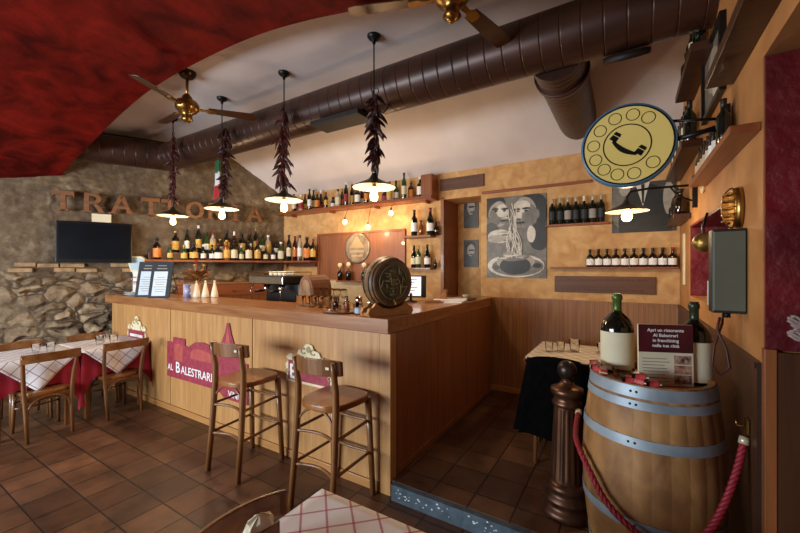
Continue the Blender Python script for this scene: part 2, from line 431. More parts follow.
# left wall: rough masonry, displaced
m = M(); nz_ = 170
z1 = 3.9
ts = [-.4 + .024*i for i in range(206)]; ts += [ts[-1] + .09*i for i in range(1, 48)]
nt_ = len(ts) - 1
vs, fs, mi = [], [], []
mort = []
for j in range(nz_ + 1):
    z = z1*j/nz_
    for t in ts:
        wx = noise.noise((t*1.9, z*1.9, 3))*.9 + noise.noise((t*5, z*5, 13))*.25
        wz = noise.noise((t*1.9, z*1.9, 9))*.9 + noise.noise((t*5, z*5, 19))*.25
        d, _ = noise.voronoi(Vector((t*2.7 + wx, z*4.6 + wz, 0)))
        e = min(1, (d[1] - d[0])*3.2); e = e*e*(3 - 2*e)
        low = 1 if z < 1.45 else max(.22, 1 - (z - 1.45)*4)
        h = (.02*e + .03*noise.noise((t*6, z*8, 1)) + .03*noise.noise((t*2.2, z*2.2, 5)))*low + .014*noise.noise((t*15, z*17, 2)) + .014*noise.noise((t*3.1, z*4.5, 8))
        mort.append(max(.0, min(1, (low - .3)*2.2))*max(.15, min(1, .9 + 1.5*noise.noise((t*1.4, z*1.4, 31)))) + max(0, min(.3, 1.2*noise.noise((t*1.1, z*1.3, 77)) - .25)))
        x = COR + DL*t + NL*(h - .075)
        vs.append((x.x, x.y, z))
for j in range(nz_):
    for i in range(nt_):
        a = j*(nt_+1) + i
        m.add([], []); fs.append((a + 1, a, a + nt_ + 1, a + nt_ + 2)); mi.append(0)
m.v = [Vector(p) for p in vs]; m.f = [list(f) for f in fs]; m.m = mi; m.s = [True]*len(fs)
WLM = Matrix.Translation(COR) @ Matrix.Rotation(LRZ, 4, 'Z')   # x right, y into the wall
for row, z in enumerate((1.595, 1.665)):
    t = 2.2 + .13*row
    while t < 4.6:
        L_ = random.uniform(.20, .29)
        if random.random() < .75:
            dz = random.uniform(-.006, .006); m.box(-t - L_ + .018, -t, random.uniform(.0, .02), .09, z + dz, z + dz + .05, 1, WLM)
        t += L_
wl_ = struct(m.build('wall_left', [STONE, BRICK]))
at_ = wl_.data.attributes.new('rubble', 'FLOAT', 'POINT')
at_.data.foreach_set('value', mort + [0.0]*(len(wl_.data.vertices) - len(mort)))

# back wall with the doorway niche
m = M()
m.box(-5.6, -2.16, BW, BW + .6, 0, 3.9); m.box(-2.16, -1.62, BW, BW + .6, 2.59, 3.9)
m.box(-1.62, 1.3, BW, BW + .6, 0, 3.9); m.box(-2.16, -1.62, 5.09, 5.2, 0, 2.59)
struct(m.build('wall_back', YEL))
m = M(); m.box(-2.16, -2.142, BW - .012, 5.09, FH, 2.588); m.box(-2.19, -2.142, BW - .014, BW - .001, 1.0, 2.62)
struct(m.build('trim_2', BROWN, bevel=.003))
# right wall with two red niches
m = M()
X1 = RW + .8
m.box(RW, X1, 3.887, BW + .3, 0, 3.9); m.box(RW, X1, 2.5, 3.887, 2.0, 3.9); m.box(RW, X1, 2.5, 3.887, 0, 1.42)
m.box(RW, X1, 1.932, 2.5, 0, 3.9); m.box(RW, X1 + .6, -3.2, 1.932, 2.455, 3.9)
struct(m.build('wall_right', ORANGE))
m = M()
m.box(RW + .35, RW + .42, 2.49, 3.9, 1.42, 2.0); m.box(RW + .002, RW + .36, 3.872, 3.8875, 1.42, 1.999)
m.box(RW + .002, RW + .36, 2.4995, 2.515, 1.42, 1.999); m.box(RW + .002, RW + .36, 2.52, 3.87, 1.985, 2.0005)
struct(m.build('wall_right_niche', REDDK))
m = M(); m.box(RW + .004, 1.9, 1.918, 1.9325, 1.34, 2.453); m.box(1.75, 1.95, -3.2, 1.93, 0, 2.454)
struct(m.build('wall_right_recess', REDDK))
m = M(); m.box(RW + .03, 1.9, 1.90, 1.932, 0, 1.336); m.box(RW - .004, RW + .03, 1.895, 1.934, 0, 1.345, 1)
struct(m.build('trim_3', [wood('shaded_recess_panel', '#3d2312', '#56331a', 'z', 20), BROWN], bevel=.002))  # panel and edge strip darkened, lack of light put into their colours
# wainscots
m = M(); m.box(-1.60, RW, BW - .02, BW - .0005, FH, 1.262); m.box(-1.60, RW, BW - .03, BW - .0005, 1.262, 1.285)
struct(m.build('trim_4', BOARDS))
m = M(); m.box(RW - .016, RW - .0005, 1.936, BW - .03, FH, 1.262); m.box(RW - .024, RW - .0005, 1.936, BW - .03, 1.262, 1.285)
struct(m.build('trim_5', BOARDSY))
struct(M().box(-1.60, RW - .03, BW - .034, BW - .02, FH, FH + .06).build('baseboard_back', PINEX))
# ceiling: flat, then falling to the back wall
m = M()
m.prism([(-9, 0), (-9, .15), (2, .15), (2, 0)], 1.70, 3.676, 0, Tr(0, 0, 3.63))
vs = [(x, y, z) for x in (-9, 2) for y, z in ((3.676, 3.63), (4.75, 2.8455), (4.75, 3.1), (3.676, 3.78))]
m.add(vs, [(0, 1, 5, 4), (3, 7, 6, 2), (0, 4, 7, 3), (1, 2, 6, 5)])
struct(m.build('ceiling', CEIL))
# red vault of the front room
arc = [(1.5, 2.0), (.9, 2.46), (.44, 2.75), (0, 2.93), (-.6, 3.12), (-1.2, 3.274), (-1.551, 3.335), (-1.915, 3.408), (-2.341, 3.474), (-2.78, 3.512), (-3.297, 3.525), (-3.725, 3.522),
       (-4.217, 3.495), (-4.664, 3.435), (-5.171, 3.336), (-5.597, 3.236), (-6.004, 3.14), (-6.35, 3.06), (-6.75, 2.93), (-7.2, 2.72), (-7.8, 2.4), (-8.6, 1.95), (-9.6, 1.3)]
ny = 60
def cat(a, b, c, d, t):
    return .5*((2*b) + (-a + c)*t + (2*a - 5*b + 4*c - d)*t*t + (-a + 3*b - 3*c + d)*t**3)
fine = []
for i in range(len(arc) - 1):
    p = [arc[max(i-1, 0)], arc[i], arc[i+1], arc[min(i+2, len(arc)-1)]]
    for k in range(5):
        fine.append((cat(*[q[0] for q in p], k/5), cat(*[q[1] for q in p], k/5)))
fine.append(arc[-1])
m = M(); vs, fs = [], []
n = len(fine)
for j in range(ny + 1):
    y = 1.88 - 5.1*j/ny
    for x, z in fine:
        d = .028*noise.noise((x*1.6, y*1.6, 0)) + .012*noise.noise((x*4, y*5, 4))
        vs.append((x, y, z + d*min(1, (j + .25)/4)))
for j in range(ny):
    for i in range(n - 1):
        a = j*n + i
        fs.append((a, a + n, a + n + 1, a + 1))
m.add(vs, fs, 0, True)
m.prism(fine + [(-9.6, 4.0), (1.5, 4.0)], 1.86, 1.88, 0)
struct(m.build('ceiling_vault', RED))
# the wall behind the camera, with the wide street window
m = M()
m.box(-9.6, -6.9, -3.35, -3.2, 0, 4); m.box(-6.9, -2.3, -3.35, -3.2, 2.3, 4); m.box(-6.9, -2.3, -3.35, -3.2, 0, .5); m.box(-2.3, 2.2, -3.35, -3.2, 0, 4)
struct(m.build('wall_front', ORANGE))
m = M()
for x in (-6.88, -5.4, -3.86, -2.36): m.box(x, x + .06, -3.3, -3.24, .5, 2.3)
m.box(-6.88, -2.3, -3.3, -3.24, .5, .56); m.box(-6.88, -2.3, -3.3, -3.24, 2.24, 2.3)
struct(m.build('window_1', DKWOOD))

# ------------------------------------------------------------------ bar counter
CT, CB = 1.283, 1.172
bar = thing('bar_counter', 'pine panelled L-shaped bar counter front beneath the red-brown top', 'bar counter', (-3.75, 2.4, 0))
def lb(x, y, z=0): return (x + 3.75, y - 2.4, z)
for i, (a, b) in enumerate(((-6.06, -4.52), (-4.512, -3.03), (-3.022, -1.552))):
    M().box(a + 3.75 + .002, b + 3.75 - .002, 2.226 - 2.4, 2.25 - 2.4, .07, CB - .001).build('front_panel', PINE, bar, bevel=.003)
M().box(-1.55 + 3.75, -1.457 + 3.75, 2.22 - 2.4, 2.30 - 2.4, .0, CB - .001).build('corner_post', PINE, bar, bevel=.004)
M().box(-6.06 + 3.75, -1.552 + 3.75, 2.218 - 2.4, 2.25 - 2.4, 0, .066).build('plinth', PINEX, bar, bevel=.003)
for a, b in ((2.302, 3.0), (3.004, 3.7), (3.704, 4.44)):
    M().box(-1.48 + 3.75, -1.459 + 3.75, a - 2.4, b - 2.4, FH + .055, CB - .001).build('side_panel', BROWN, bar, bevel=.003)
M().box(-1.48 + 3.75, -1.452 + 3.75, 2.302 - 2.4, 4.44 - 2.4, FH + .002, FH + .052).build('side_plinth', BROWN, bar, bevel=.003)
M().box(-1.53 + 3.75, -1.455 + 3.75, 4.444 - 2.4, 4.5 - 2.4, FH + .002, CB - .001).build('end_post', BROWN, bar, bevel=.003)
m = M(); m.box(-6.06 + 3.75, -1.56 + 3.75, .28, .30, .0, CB - .002); m.box(-1.98 + 3.75, -1.96 + 3.75, .3, 2.05, 0, CB - .002)
m.build('inner_panel', BROWN, bar)
top = thing('countertop', 'thick red-brown wooden bar top forming an L on the counter', 'countertop', (-3.75, 2.4, CB))
m = M(); m.box(-6.22 + 3.75, -1.463 + 3.75, 2.2 - 2.4, 2.75 - 2.4, 0, CT - CB)
m.build('front_top', SLAB, top, bevel=.006, seg=3)
M().box(-2.06 + 3.75, -1.4645 + 3.75, .352, 2.14, .0, CT - CB - .001).build('side_top', SLABY, top, bevel=.006, seg=3)

# service counter and back cabinet behind the bar
sv = thing('service_counter', 'low steel-topped service counter hidden behind the bar', 'counter', (-3.6, 3.05, 0))
M().box(-1.2, 1.4, -.28, .28, .0, .98).build('body', BROWN, sv); M().box(-1.22, 1.42, -.29, .29, .982, 1.0).build('worktop', CHROME, sv, bevel=.003)
bc = thing('bar_cabinet', 'brown wooden back cabinet under the bottle shelf', 'cabinet', (-3.6, 4.36, 0))
M().box(-1.25, 1.35, -.23, .24, 0, 1.06).build('body', BROWN, bc)
for k in range(4):
    M().box(-1.2 + .64*k, -.6 + .64*k, -.25, -.231, .1, 1.0).build('door', BROWN, bc, bevel=.004)
M().box(-1.27, 1.38, -.25, .24, 1.062, 1.1).build('worktop', SLAB, bc, bevel=.004)
wb = thing('drawer_cabinet', 'brown wooden drawer cabinet against the stone wall behind the bar', 'cabinet', tuple(lw(1.1, .2, 0)), LRZ)
M().box(-.62, .95, -.17, .16, 0, 1.4).build('body', BROWN, wb)
for k in range(3):
    d = M().box(-.60 + .515*k, -.10 + .515*k, -.19, -.171, 1.22, 1.37).build('drawer', SHELFW, wb, bevel=.004)
    M().ball((-.35 + .515*k, -.205, 1.29), .016).build('knob', BRASS, d)
M().box(-.64, .97, -.19, .16, 1.402, 1.425).build('worktop', SLAB, wb, bevel=.003)

# signs fixed to the front of the bar
def FY(u, v, y=2.226):
    a = (u-400)/368; c, s = math.cos(YAW), math.sin(YAW); k = y/(a*s + c)
    return ((a*c - s)*k, 1.65 + (268 - v)/368*k)
castle = [(-4.56, .80), (-4.43, .80), (-4.43, .86), (-4.18, .86), (-4.18, .79), (-4.12, .77), (-4.10, .79), (-3.98, .845), (-3.83, .86), (-3.72, .845), (-3.64, .72), (-3.60, .69),
          (-3.545, .78), (-3.50, .90), (-3.44, 1.0), (-3.41, 1.10), (-3.37, 1.10), (-3.34, 1.0), (-3.29, .90), (-3.24, .80), (-3.15, .73), (-3.08, .73), (-3.08, .34), (-3.45, .34), (-3.55, .40), (-4.56, .40)]
sg = thing('bar_sign', 'crimson castle-shaped sign with white lettering on the bar front', 'sign', (-3.8, 2.214, .34))
m = M(); m.prism([(x + 3.8, z - .34) for x, z in castle], 0, .010)
m.build('board', SIGNRED, sg)
FADED = surf('faded_crimson_print', '#a8433f', '#b8574a', (14, 14, 14), 4, .6)
SM = Tr(3.8, 0, -.34)
M().prism([(-4.40, .60), (-4.40, .78), (-4.30, .80), (-4.22, .78), (-4.22, .60)], -.002, .0, 0, SM).build('tower_print', FADED, sg)
M().prism([(-4.08, .66)] + [(-3.86 + .2*math.cos(PI - PI*k/10), .72 + .06*math.sin(PI*k/10)) for k in range(11)] + [(-3.66, .66)], -.002, 0, 0, SM).build('bridge_print', FADED, sg)
M().prism([(-3.45, .80), (-3.40, 1.04), (-3.38, 1.04), (-3.33, .80)], -.002, 0, 0, SM).build('spire_print', FADED, sg)
put_text(sg, 'AL', .10, (-.74, -.003, .14), WHITE, bold=.001)
put_text(sg, 'B', .17, (-.57, -.003, .13), WHITE, bold=.002)
put_text(sg, 'ALESTRARI', .125, (-.455, -.003, .13), WHITE, bold=.001)
put_text(sg, 'VINI', .09, (.42, -.003, .03), WHITE, bold=.001)
def scroll_sign(label, loc, w, h, letter, name='plaque'):
    t = thing('scroll_sign', label, 'sign', loc)
    out = []
    hw = w/2
    out = [(-hw, 0), (hw, 0), (hw*.94, h*.2), (hw, h*.42), (hw*.86, h*.52), (hw*.98, h*.60), (hw*.8, h*.70), (hw*.5, h*.70), (hw*.42, h*.82), (hw*.22, h*.86), (hw*.15, h*.97), (0, h), (-hw*.15, h*.97), (-hw*.22, h*.86),
           (-hw*.42, h*.82), (-hw*.5, h*.70), (-hw*.8, h*.70), (-hw*.98, h*.60), (-hw*.86, h*.52), (-hw, h*.42), (-hw*.94, h*.2)]
    M().prism(out, 0, .012).build('scroll_board', CREAM, t)
    OL = bpy.data.materials.get('olive_print') or surf('olive_print', '#a2905c', '#b3a16c', rough=.6)
    for sx in (-1, 1):
        for (cx, cz, r, a0, a1) in ((.55, .62, .16, 0, 300), (.2, .80, .12, 60, 330), (.86, .25, .1, 0, 280)):
            M().tube([(sx*hw*cx + hw*r*math.cos(R(a0 + (a1-a0)*k/12))*(1 - k*.03), -.002, h*cz + h*.6*r*math.sin(R(a0 + (a1-a0)*k/12))*(1 - k*.03)) for k in range(13)], .006, 6).build('scroll', OL, t)
    M().ball((0, -.001, h*.86), h*.075, sc=(1, .2, 1)).build('rosette', OL, t)
    M().box(-hw*.86, hw*.86, -.003, .0, h*.06, h*.54).build('lettering_panel', SIGNRED, t)
    if letter: put_text(t, letter, h*.50, (-hw*.80, -.005, h*.10), WHITE, bold=.004)
    else:
        m = M()
        for r_ in range(2): m.box(-hw*.66, hw*.66, -.005, -.003, h*(.16 + .16*r_), h*(.25 + .16*r_))
        m.build('white_band', WHITE, t)
    return t
scroll_sign('cream scroll-edged sign with red letter E behind the nearer stool', (-2.27, 2.211, .67), .56, .345, 'E')
scroll_sign('cream scroll-edged sign at the far left end of the bar front', (-5.31, 2.211, .65), .5, .39, None)

# ------------------------------------------------------------------ stools and chairs
def arcpts(p, q, bow, n=9, up=0):
    p, q = Vector(p), Vector(q); b = Vector(bow)
    return [p.lerp(q, k/(n-1)) + b*math.sin(PI*k/(n-1)) for k in range(n)]
def make_stool(label, loc, rz):
    """faces +y (the bar); backrest towards -y"""
    t = thing('bar_stool', label, 'stool', loc, rz, 'bar stools')
    sh = .745
    def seatpoly(k=1):
        pts = []
        for a in range(0, 360, 15):
            x, y = math.cos(R(a)), math.sin(R(a))
            ex = abs(x)**.62*(1 if x >= 0 else -1); ey = abs(y)**.62*(1 if y >= 0 else -1)
            wid = .195 + .02*ey
            pts.append((ex*wid*k, ey*.21*k))
        return pts
    m = M(); m.slab(seatpoly(), sh - .045, sh, 0, None, True)
    m.build('seat', SEATW, t, bevel=.01, seg=3)
    for sx in (-1, 1):
        pts = [(sx*.188, -.235, 0), (sx*.183, -.20, .35), (sx*.176, -.176, .72), (sx*.174, -.175, .85), (sx*.176, -.195, .97), (sx*.178, -.21, 1.045)]
        M().tube(pts, [.021, .023, .0245, .023, .020, .015], 10, flat=(1.05, .9)).build('rear_leg', STOOLW, t)
    for sx in (-1, 1):
        M().tube([(sx*.192, .20, 0), (sx*.17, .168, sh - .03)], [.021, .0245], 10, flat=(1, 1)).build('front_leg', STOOLW, t)
    # curved back rail
    m = M(); n = 13
    def rail(x, e): return -.165 - .085*(1 - (x/.215)**2) + e
    top = []
    vs, fs = [], []
    for i in range(n):
        x = -.215 + .43*i/(n-1); y = rail(x, 0)
        zt = 1.062 - .014*(abs(x)/.215)**4; zb = .95
        for (yy, z) in ((y - .010, zb), (y - .018, zt), (y + .004, zt), (y + .012, zb)): vs.append((x, yy + .01, z))
    for i in range(n-1):
        for k in range(4):
            k2 = (k+1) % 4
            fs.append((4*i + k, 4*i + k2, 4*i + 4 + k2, 4*i + 4 + k))
    fs += [(0, 3, 2, 1), (4*n-4, 4*n-3, 4*n-2, 4*n-1)]
    m.add(vs, fs, 0, False); m.build('back_rail', STOOLW, t, bevel=.006)
    for z, b in ((.53, .05), (.30, .055)):
        k = z/.745
        yr, yf = -.22 + .03*k, .20 - .03*k; xr, xf = .186, .19 - .02*k
        M().tube(arcpts((-xr, yr, z), (xr, yr, z), (0, b, 0)), .011, 8).build('stretcher', STOOLW, t)
        for sx in (-1, 1): M().tube([(sx*xr, yr, z + .005), (sx*xf, yf, z + .02)], .011, 8).build('stretcher', STOOLW, t)
        M().tube(arcpts((-xf, yf, z + .015), (xf, yf, z + .015), (0, -b*.3, 0)), .011, 8).build('stretcher', STOOLW, t)
    m = M()
    for sx in (-1, 1): m.tube(arcpts((sx*.172, -.18, .60), (sx*.05, -.17, .695), (0, 0, .02)), .009, 8)
    m.build('bracket', STOOLW, t)
    M().box(.13, .16, -.238, -.2315, .998, 1.014, 0, Tr(.0, .012, 0)).build('maker_plate', CREAM, t)
    return t
st = make_stool('brown wooden bar stool in front of the red castle sign', (-2.73, 1.965, 0), R(2))
dup(st, (-1.775, 1.98, 0), R(-1), 'brown wooden bar stool nearest the corner of the bar')

def make_chair(label, loc, rz, group):
    """faces +y; backrest at -y; curved rail, bent arches under the seat"""
    t = thing('dining_chair', label, 'chair', loc, rz, group)
    sh = .455
    pts = []
    for a in range(0, 360, 15):
        x, y = math.cos(R(a)), math.sin(R(a))
        ex = abs(x)**.6*(1 if x >= 0 else -1); ey = abs(y)**.6*(1 if y >= 0 else -1)
        pts.append((ex*(.19 + .015*ey), ey*.2))
    M().slab(pts, sh - .035, sh, 0, None, True).build('seat', SEATW, t, bevel=.008, seg=3)
    for sx in (-1, 1):
        M().tube([(sx*.165, -.235, 0), (sx*.168, -.20, .25), (sx*.176, -.185, .45), (sx*.186, -.20, .60), (sx*.2, -.25, .76), (sx*.208, -.285, .83)], [.015, .017, .019, .018, .016, .013], 10).build('rear_leg', CHAIRW, t)
        M().tube([(sx*.175, .195, 0), (sx*.165, .165, sh - .02)], [.0145, .019], 10).build('front_leg', CHAIRW, t)
    m = M(); n = 15; vs, fs = [], []
    for i in range(n):
        x = -.222 + .444*i/(n-1); y = -.265 - .06*(1 - (x/.222)**2)
        zt = .848 - .006*(abs(x)/.222)**4; zb = .752 + .012*(1 - (x/.222)**2)
        for (yy, z) in ((y - .004, zb), (y - .022, zt), (y - .004, zt), (y + .014, zb)): vs.append((x, yy, z))
    for i in range(n-1):
        for k in range(4):
            k2 = (k+1) % 4
            fs.append((4*i + k, 4*i + k2, 4*i + 4 + k2, 4*i + 4 + k))
    fs += [(0, 3, 2, 1), (4*n-4, 4*n-3, 4*n-2, 4*n-1)]
    m.add(vs, fs); m.build('back_rail', RAILW, t, bevel=.005)
    M().box(-.16, .16, -.193, -.175, sh - .085, sh - .037).build('apron', CHAIRW, t, bevel=.003)
    m = M(); m.tube([(.158*math.cos(PI*k/14), -.20, .24 + .165*math.sin(PI*k/14)**.7) for k in range(15)], .010, 8)
    m.build('arch_brace', CHAIRW, t)
    for sx in (-1, 1):
        M().tube([(sx*.170, -.19 + .0 + .36*k/8, .30 + .11*math.sin(PI*k/8)) for k in range(9)], .009, 8).build('side_brace', CHAIRW, t)
    M().tube(arcpts((-.165, .16, .25), (.165, .16, .25), (0, -.03, 0)), .009, 8).build('stretcher', CHAIRW, t)
    return t
G1 = 'dining chairs at the stone wall tables'
ch = make_chair('wooden dining chair at the nearer left table, back to the room', (-4.58 - .0, 1.255, 0), R(90), G1)
ch.location = (-5.03 + .02, 1.255, 0)
dup(ch, (-5.02, 1.875, 0), R(92), 'wooden dining chair beside the bar end, back to the room', G1)
dup(ch, (-5.60, 1.27, 0), R(-90), 'wooden dining chair across the nearer left table, by the stone wall', G1).scale = (.9, .95, .955)
dup(ch, (-5.60, 1.88, 0), R(-90), 'wooden dining chair by the stone wall nearest the bar end', G1).scale = (.9, .95, .955)

# ------------------------------------------------------------------ tables and cloths
def make_table(label, loc, rz, hx, hy, h=.752, group=None):
    t = thing('dining_table', label, 'table', loc, rz, group)
    M().box(-hx, hx, -hy, hy, h - .03, h).build('table_top', DKWOOD, t, bevel=.004)
    for sx in (-1, 1):
        for sy in (-1, 1):
            M().box(sx*(hx - .07) - .022, sx*(hx - .07) + .022, sy*(hy - .07) - .022, sy*(hy - .07) + .022, 0, h - .031).build('leg', CHAIRW, t, bevel=.003)
    return t
def top_cloth(name, label, loc, rz, hx, hy, h, half, mat, seed, group=None, rot45=True):
    """square cloth laid cornerwise over a table top; overhang hangs down"""
    vs, fs, uvs = [], [], []
    D = half*math.sqrt(2); ex, ey = hx + .008, hy + .008
    def uvof(x, y): return ((x + y)*.7071 + .03 + 5, (y - x)*.7071 + .05 + 5)
    n = 20
    for j in range(n+1):
        for i in range(n+1):
            x, y = -ex + 2*ex*i/n, -ey + 2*ey*j/n
            vs.append((x, y, h + .005 + .0012*noise.noise((x*9, y*9, seed)))); uvs.append(uvof(x, y))
    for j in range(n):
        for i in range(n):
            k = j*(n+1) + i; fs.append((k, k+1, k+n+2, k+n+1))
    rows = 10
    for side in range(4):
        e_out, e_al = (ex, ey) if side in (0, 1) else (ey, ex)
        sg_ = 1 if side % 2 == 0 else -1
        o = len(vs)
        for j in range(rows+1):
            for i in range(n+1):
                al = -e_al + 2*e_al*i/n
                dm = max(.012, D - e_out - abs(al)*(1 if rot45 else 0)); f = j/rows; dr = dm*f
                out = e_out + .022*min(1, dr/.04) + .02*math.sin(al*21 + seed)*min(1, dr/.18) + .01*min(1, dr/.3)
                z = h + .005 - dr
                p = (sg_*out, al, z) if side in (0, 1) else (al, sg_*out, z)
                q = (sg_*(e_out + dr), al) if side in (0, 1) else (al, sg_*(e_out + dr))
                vs.append(p); uvs.append(uvof(*q))
        for j in range(rows):
            for i in range(n):
                k = o + j*(n+1) + i; q = (k, k+1, k+n+2, k+n+1)
                fs.append(q if (side in (1, 2)) else q[::-1])
    me = bpy.data.meshes.new(name); me.from_pydata(vs, [], fs); me.materials.append(mat)
    uv = me.uv_layers.new(name='cloth')
    for l in me.loops: uv.data[l.index].uv = uvs[l.vertex_index]
    me.polygons.foreach_set('use_smooth', [True]*len(me.polygons))
    o = put(name, me, None, loc, rz)
    s = o.modifiers.new('thickness', 'SOLIDIFY'); s.thickness = .002; s.offset = 1
    return tag(o, label, 'tablecloth', group)
def under_cloth(label, loc, rz, hx, hy, h, d0, d1, seed, group=None):
    """crimson cloth: short at the middle of each side, long at the corners"""
    n = 160; rows = 14; vs, fs = [], []
    P = 4*(hx + hy); per = []
    r = .03
    for i in range(n):
        a = 2*PI*i/n; x, y = math.cos(a), math.sin(a)
        k = 1/max(abs(x)/hx, abs(y)/hy)
        per.append((x*k, y*k, min(abs(x)*k/hx, abs(y)*k/hy), a))
    for j in range(rows + 1):
        f = j/rows
        for x, y, c, a in per:
            drop = d0 + (d1 - d0)*c**6
            nx, ny = x/math.hypot(x, y), y/math.hypot(x, y)
            w = .002 + f*(.003 + .05*c**3) + .022*f*math.sin(a*26 + seed)*(.15 + c**3)
            vs.append((x + nx*w, y + ny*w, h + .0012 - drop*f))
    for j in range(rows):
        for i in range(n):
            i2 = (i+1) % n
            fs.append((j*n+i, (j+1)*n+i, (j+1)*n+i2, j*n+i2))
    fs.append(list(range(n)))
    me = bpy.data.meshes.new('under_cloth'); me.from_pydata(vs, [], fs); me.materials.append(REDCL)
    me.polygons.foreach_set('use_smooth', [True]*(len(fs) - 1) + [False])
    o = put('under_cloth', me, None, loc, rz)
    return tag(o, label, 'tablecloth', group)
for i, (y, w) in enumerate(((1.20, 'nearer left'), (1.88, 'far left'))):
    loc = (-5.31, y, 0); hx, hy = .34, .325
    make_table(['square dining table nearer the camera at the left edge', 'square dining table against the end of the bar'][i], loc, 0, hx, hy, group='tables by the stone wall')
    under_cloth(['crimson under-cloth on the table at the left edge', 'crimson under-cloth on the table beside the bar end'][i], loc, 0, hx, hy, .752, .28, .68, i*2, 'crimson cloths by the stone wall')
    top_cloth('tablecloth', ['white checked cloth on the table at the left edge', 'white checked cloth on the table beside the bar end'][i], loc, 0, hx, hy, .754, .475, CHECK, i*3 + 1, 'checked cloths by the stone wall')
# tumblers
def tumbler_mesh():
    return M().lathe([(.026, 0), (.030, .003), (.036, .09), (.034, .09), (.028, .008), (.0001, .008)], 16, close=False).mesh('tumbler', CLEAR)
TUMB = tumbler_mesh()
def wine_mesh():
    return M().lathe([(.0001, 0), (.032, .001), (.030, .004), (.005, .009), (.004, .07), (.018, .085), (.034, .115), (.035, .14), (.029, .17), (.0275, .17), (.033, .14), (.032, .116), (.016, .088), (.0001, .084)], 16, close=False).mesh('wine_glass', CLEAR)
WINEG = wine_mesh()
def tumbler(loc, label, group, me=None, name='tumbler', s=1):
    o = put(name, me or TUMB, None, loc); o.scale = (s, s, s)
    return tag(o, label, 'glass', group)
gl = 'tumblers on the left tables'
tumbler((-5.18, 1.36, .761), 'clear tumbler on the left edge table, nearest the table gap', gl, s=1.1)
tumbler((-5.28, 1.27, .761), 'clear tumbler on the left edge table, behind its neighbour', gl)
tumbler((-5.20, 1.79, .761), 'clear tumbler on the bar end table, left one in front', gl, s=1.15)
tumbler((-5.13, 1.90, .761), 'clear tumbler on the bar end table, right one in front', gl, s=1.15)
tumbler((-5.34, 1.86, .761), 'clear tumbler on the bar end table, the one at the back', gl)

# foreground table, chair and napkin
fl = (-.70, .745, 0)
make_table('square dining table under the checked cloth nearest the camera', fl, 0, .34, .342)
top_cloth('tablecloth', 'white cloth with pink checks on the nearest table', fl, 0, .34, .342, .754, .49, CHECKR, 2)
c_ = dup(ch, (-.853, .755, 0), R(-90), 'wooden chair pushed in at the nearest table, only its rail showing', None); c_.scale = (.97, .95, .95)
nh = thing('napkin_holder', 'small wooden holder with a crumpled cream napkin on the nearest table', 'napkin holder', (-.965, .735, .762))
M().box(-.035, .035, -.05, .05, 0, .012).box(-.035, -.028, -.05, .05, .012, .08).box(.028, .035, -.05, .05, .012, .095).build('holder', STOOLW, nh, bevel=.002)
m = M(); vs, fs = [], []
for i in range(9):
    for k in range(18):
        a = 2*PI*k/18; f = i/8
        r = (.022 + .028*math.sin(PI*f*.9)**.8)*(1 + .28*noise.noise((math.cos(a)*2, math.sin(a)*2, f*4)))
        if i == 8: r *= .15
        vs.append((r*math.cos(a)*.6, r*math.sin(a), .014 + .115*f + .012*noise.noise((math.cos(a)*3, math.sin(a)*3, f*3))))
for i in range(8):
    for k in range(18): fs.append((i*18+k, i*18+(k+1) % 18, (i+1)*18+(k+1) % 18, (i+1)*18+k))
m.add(vs, fs, 0, False); m.build('napkin', CREAML, nh)

# little table at the back, with a coat over its chair
bl = (-.40, 3.74, FH)
make_table('small square table against the back wainscot', bl, 0, .36, .38, .748)
under_cloth('crimson under-cloth on the small back table', bl, 0, .36, .38, .748, .40, .66, 1)
top_cloth('tablecloth', 'checked cloth on the small table against the back wainscot', bl, 0, .36, .38, .75, .54, CHECKW, 4)
for k, (x, y, s, lab) in enumerate(((-.62, 3.62, 1, 'clear tumbler on the back table, leftmost'), (-.53, 3.68, 1, 'clear tumbler on the back table, second from left'), (-.42, 3.74, 1.3, 'tall clear tumbler on the back table, beyond the bollard'), (-.20, 3.78, 1.1, 'clear tumbler on the back table beside the green bottle'))):
    tumbler((x, y, FH + .757), lab, 'tumblers on the back table', s=s)
dup(ch, (-.455, 3.255, FH), 0, 'wooden chair at the back table hidden by a black coat', None)
m = M(); vs, fs = [], []; nn, rows = 40, 16
for j in range(rows + 1):
    f = j/rows
    for i in range(nn):
        a = 2*PI*i/nn
        hx = .215 + .045*f; hy = .028 + .05*f**.7 + .02*f
        x = math.copysign(abs(math.cos(a))**.5, math.cos(a))*hx; y = math.copysign(abs(math.sin(a))**.5, math.sin(a))*hy
        x += .018*f*math.sin(a*7 + 1); y += .02*f*math.sin(a*9)
        x += -.04*f
        vs.append((x, y - .055*(1 - f)*math.cos(min(1, abs(x)/.22)*PI/2) - .02*(1-f), .872 - .60*f - (.035*(abs(x)/.2)**2 if j < 4 else .035*(abs(x)/.2)**2*(1 - f))))
for j in range(rows):
    for i in range(nn):
        i2 = (i+1) % nn; fs.append((j*nn+i, (j+1)*nn+i, (j+1)*nn+i2, j*nn+i2))
fs.append(list(range(nn)))
m.add(vs, fs, 0, True)
tag(m.build('coat', COAT, None, (-.455, 2.985, FH)), 'black coat draped over the chair behind the bronze bollard', 'coat')

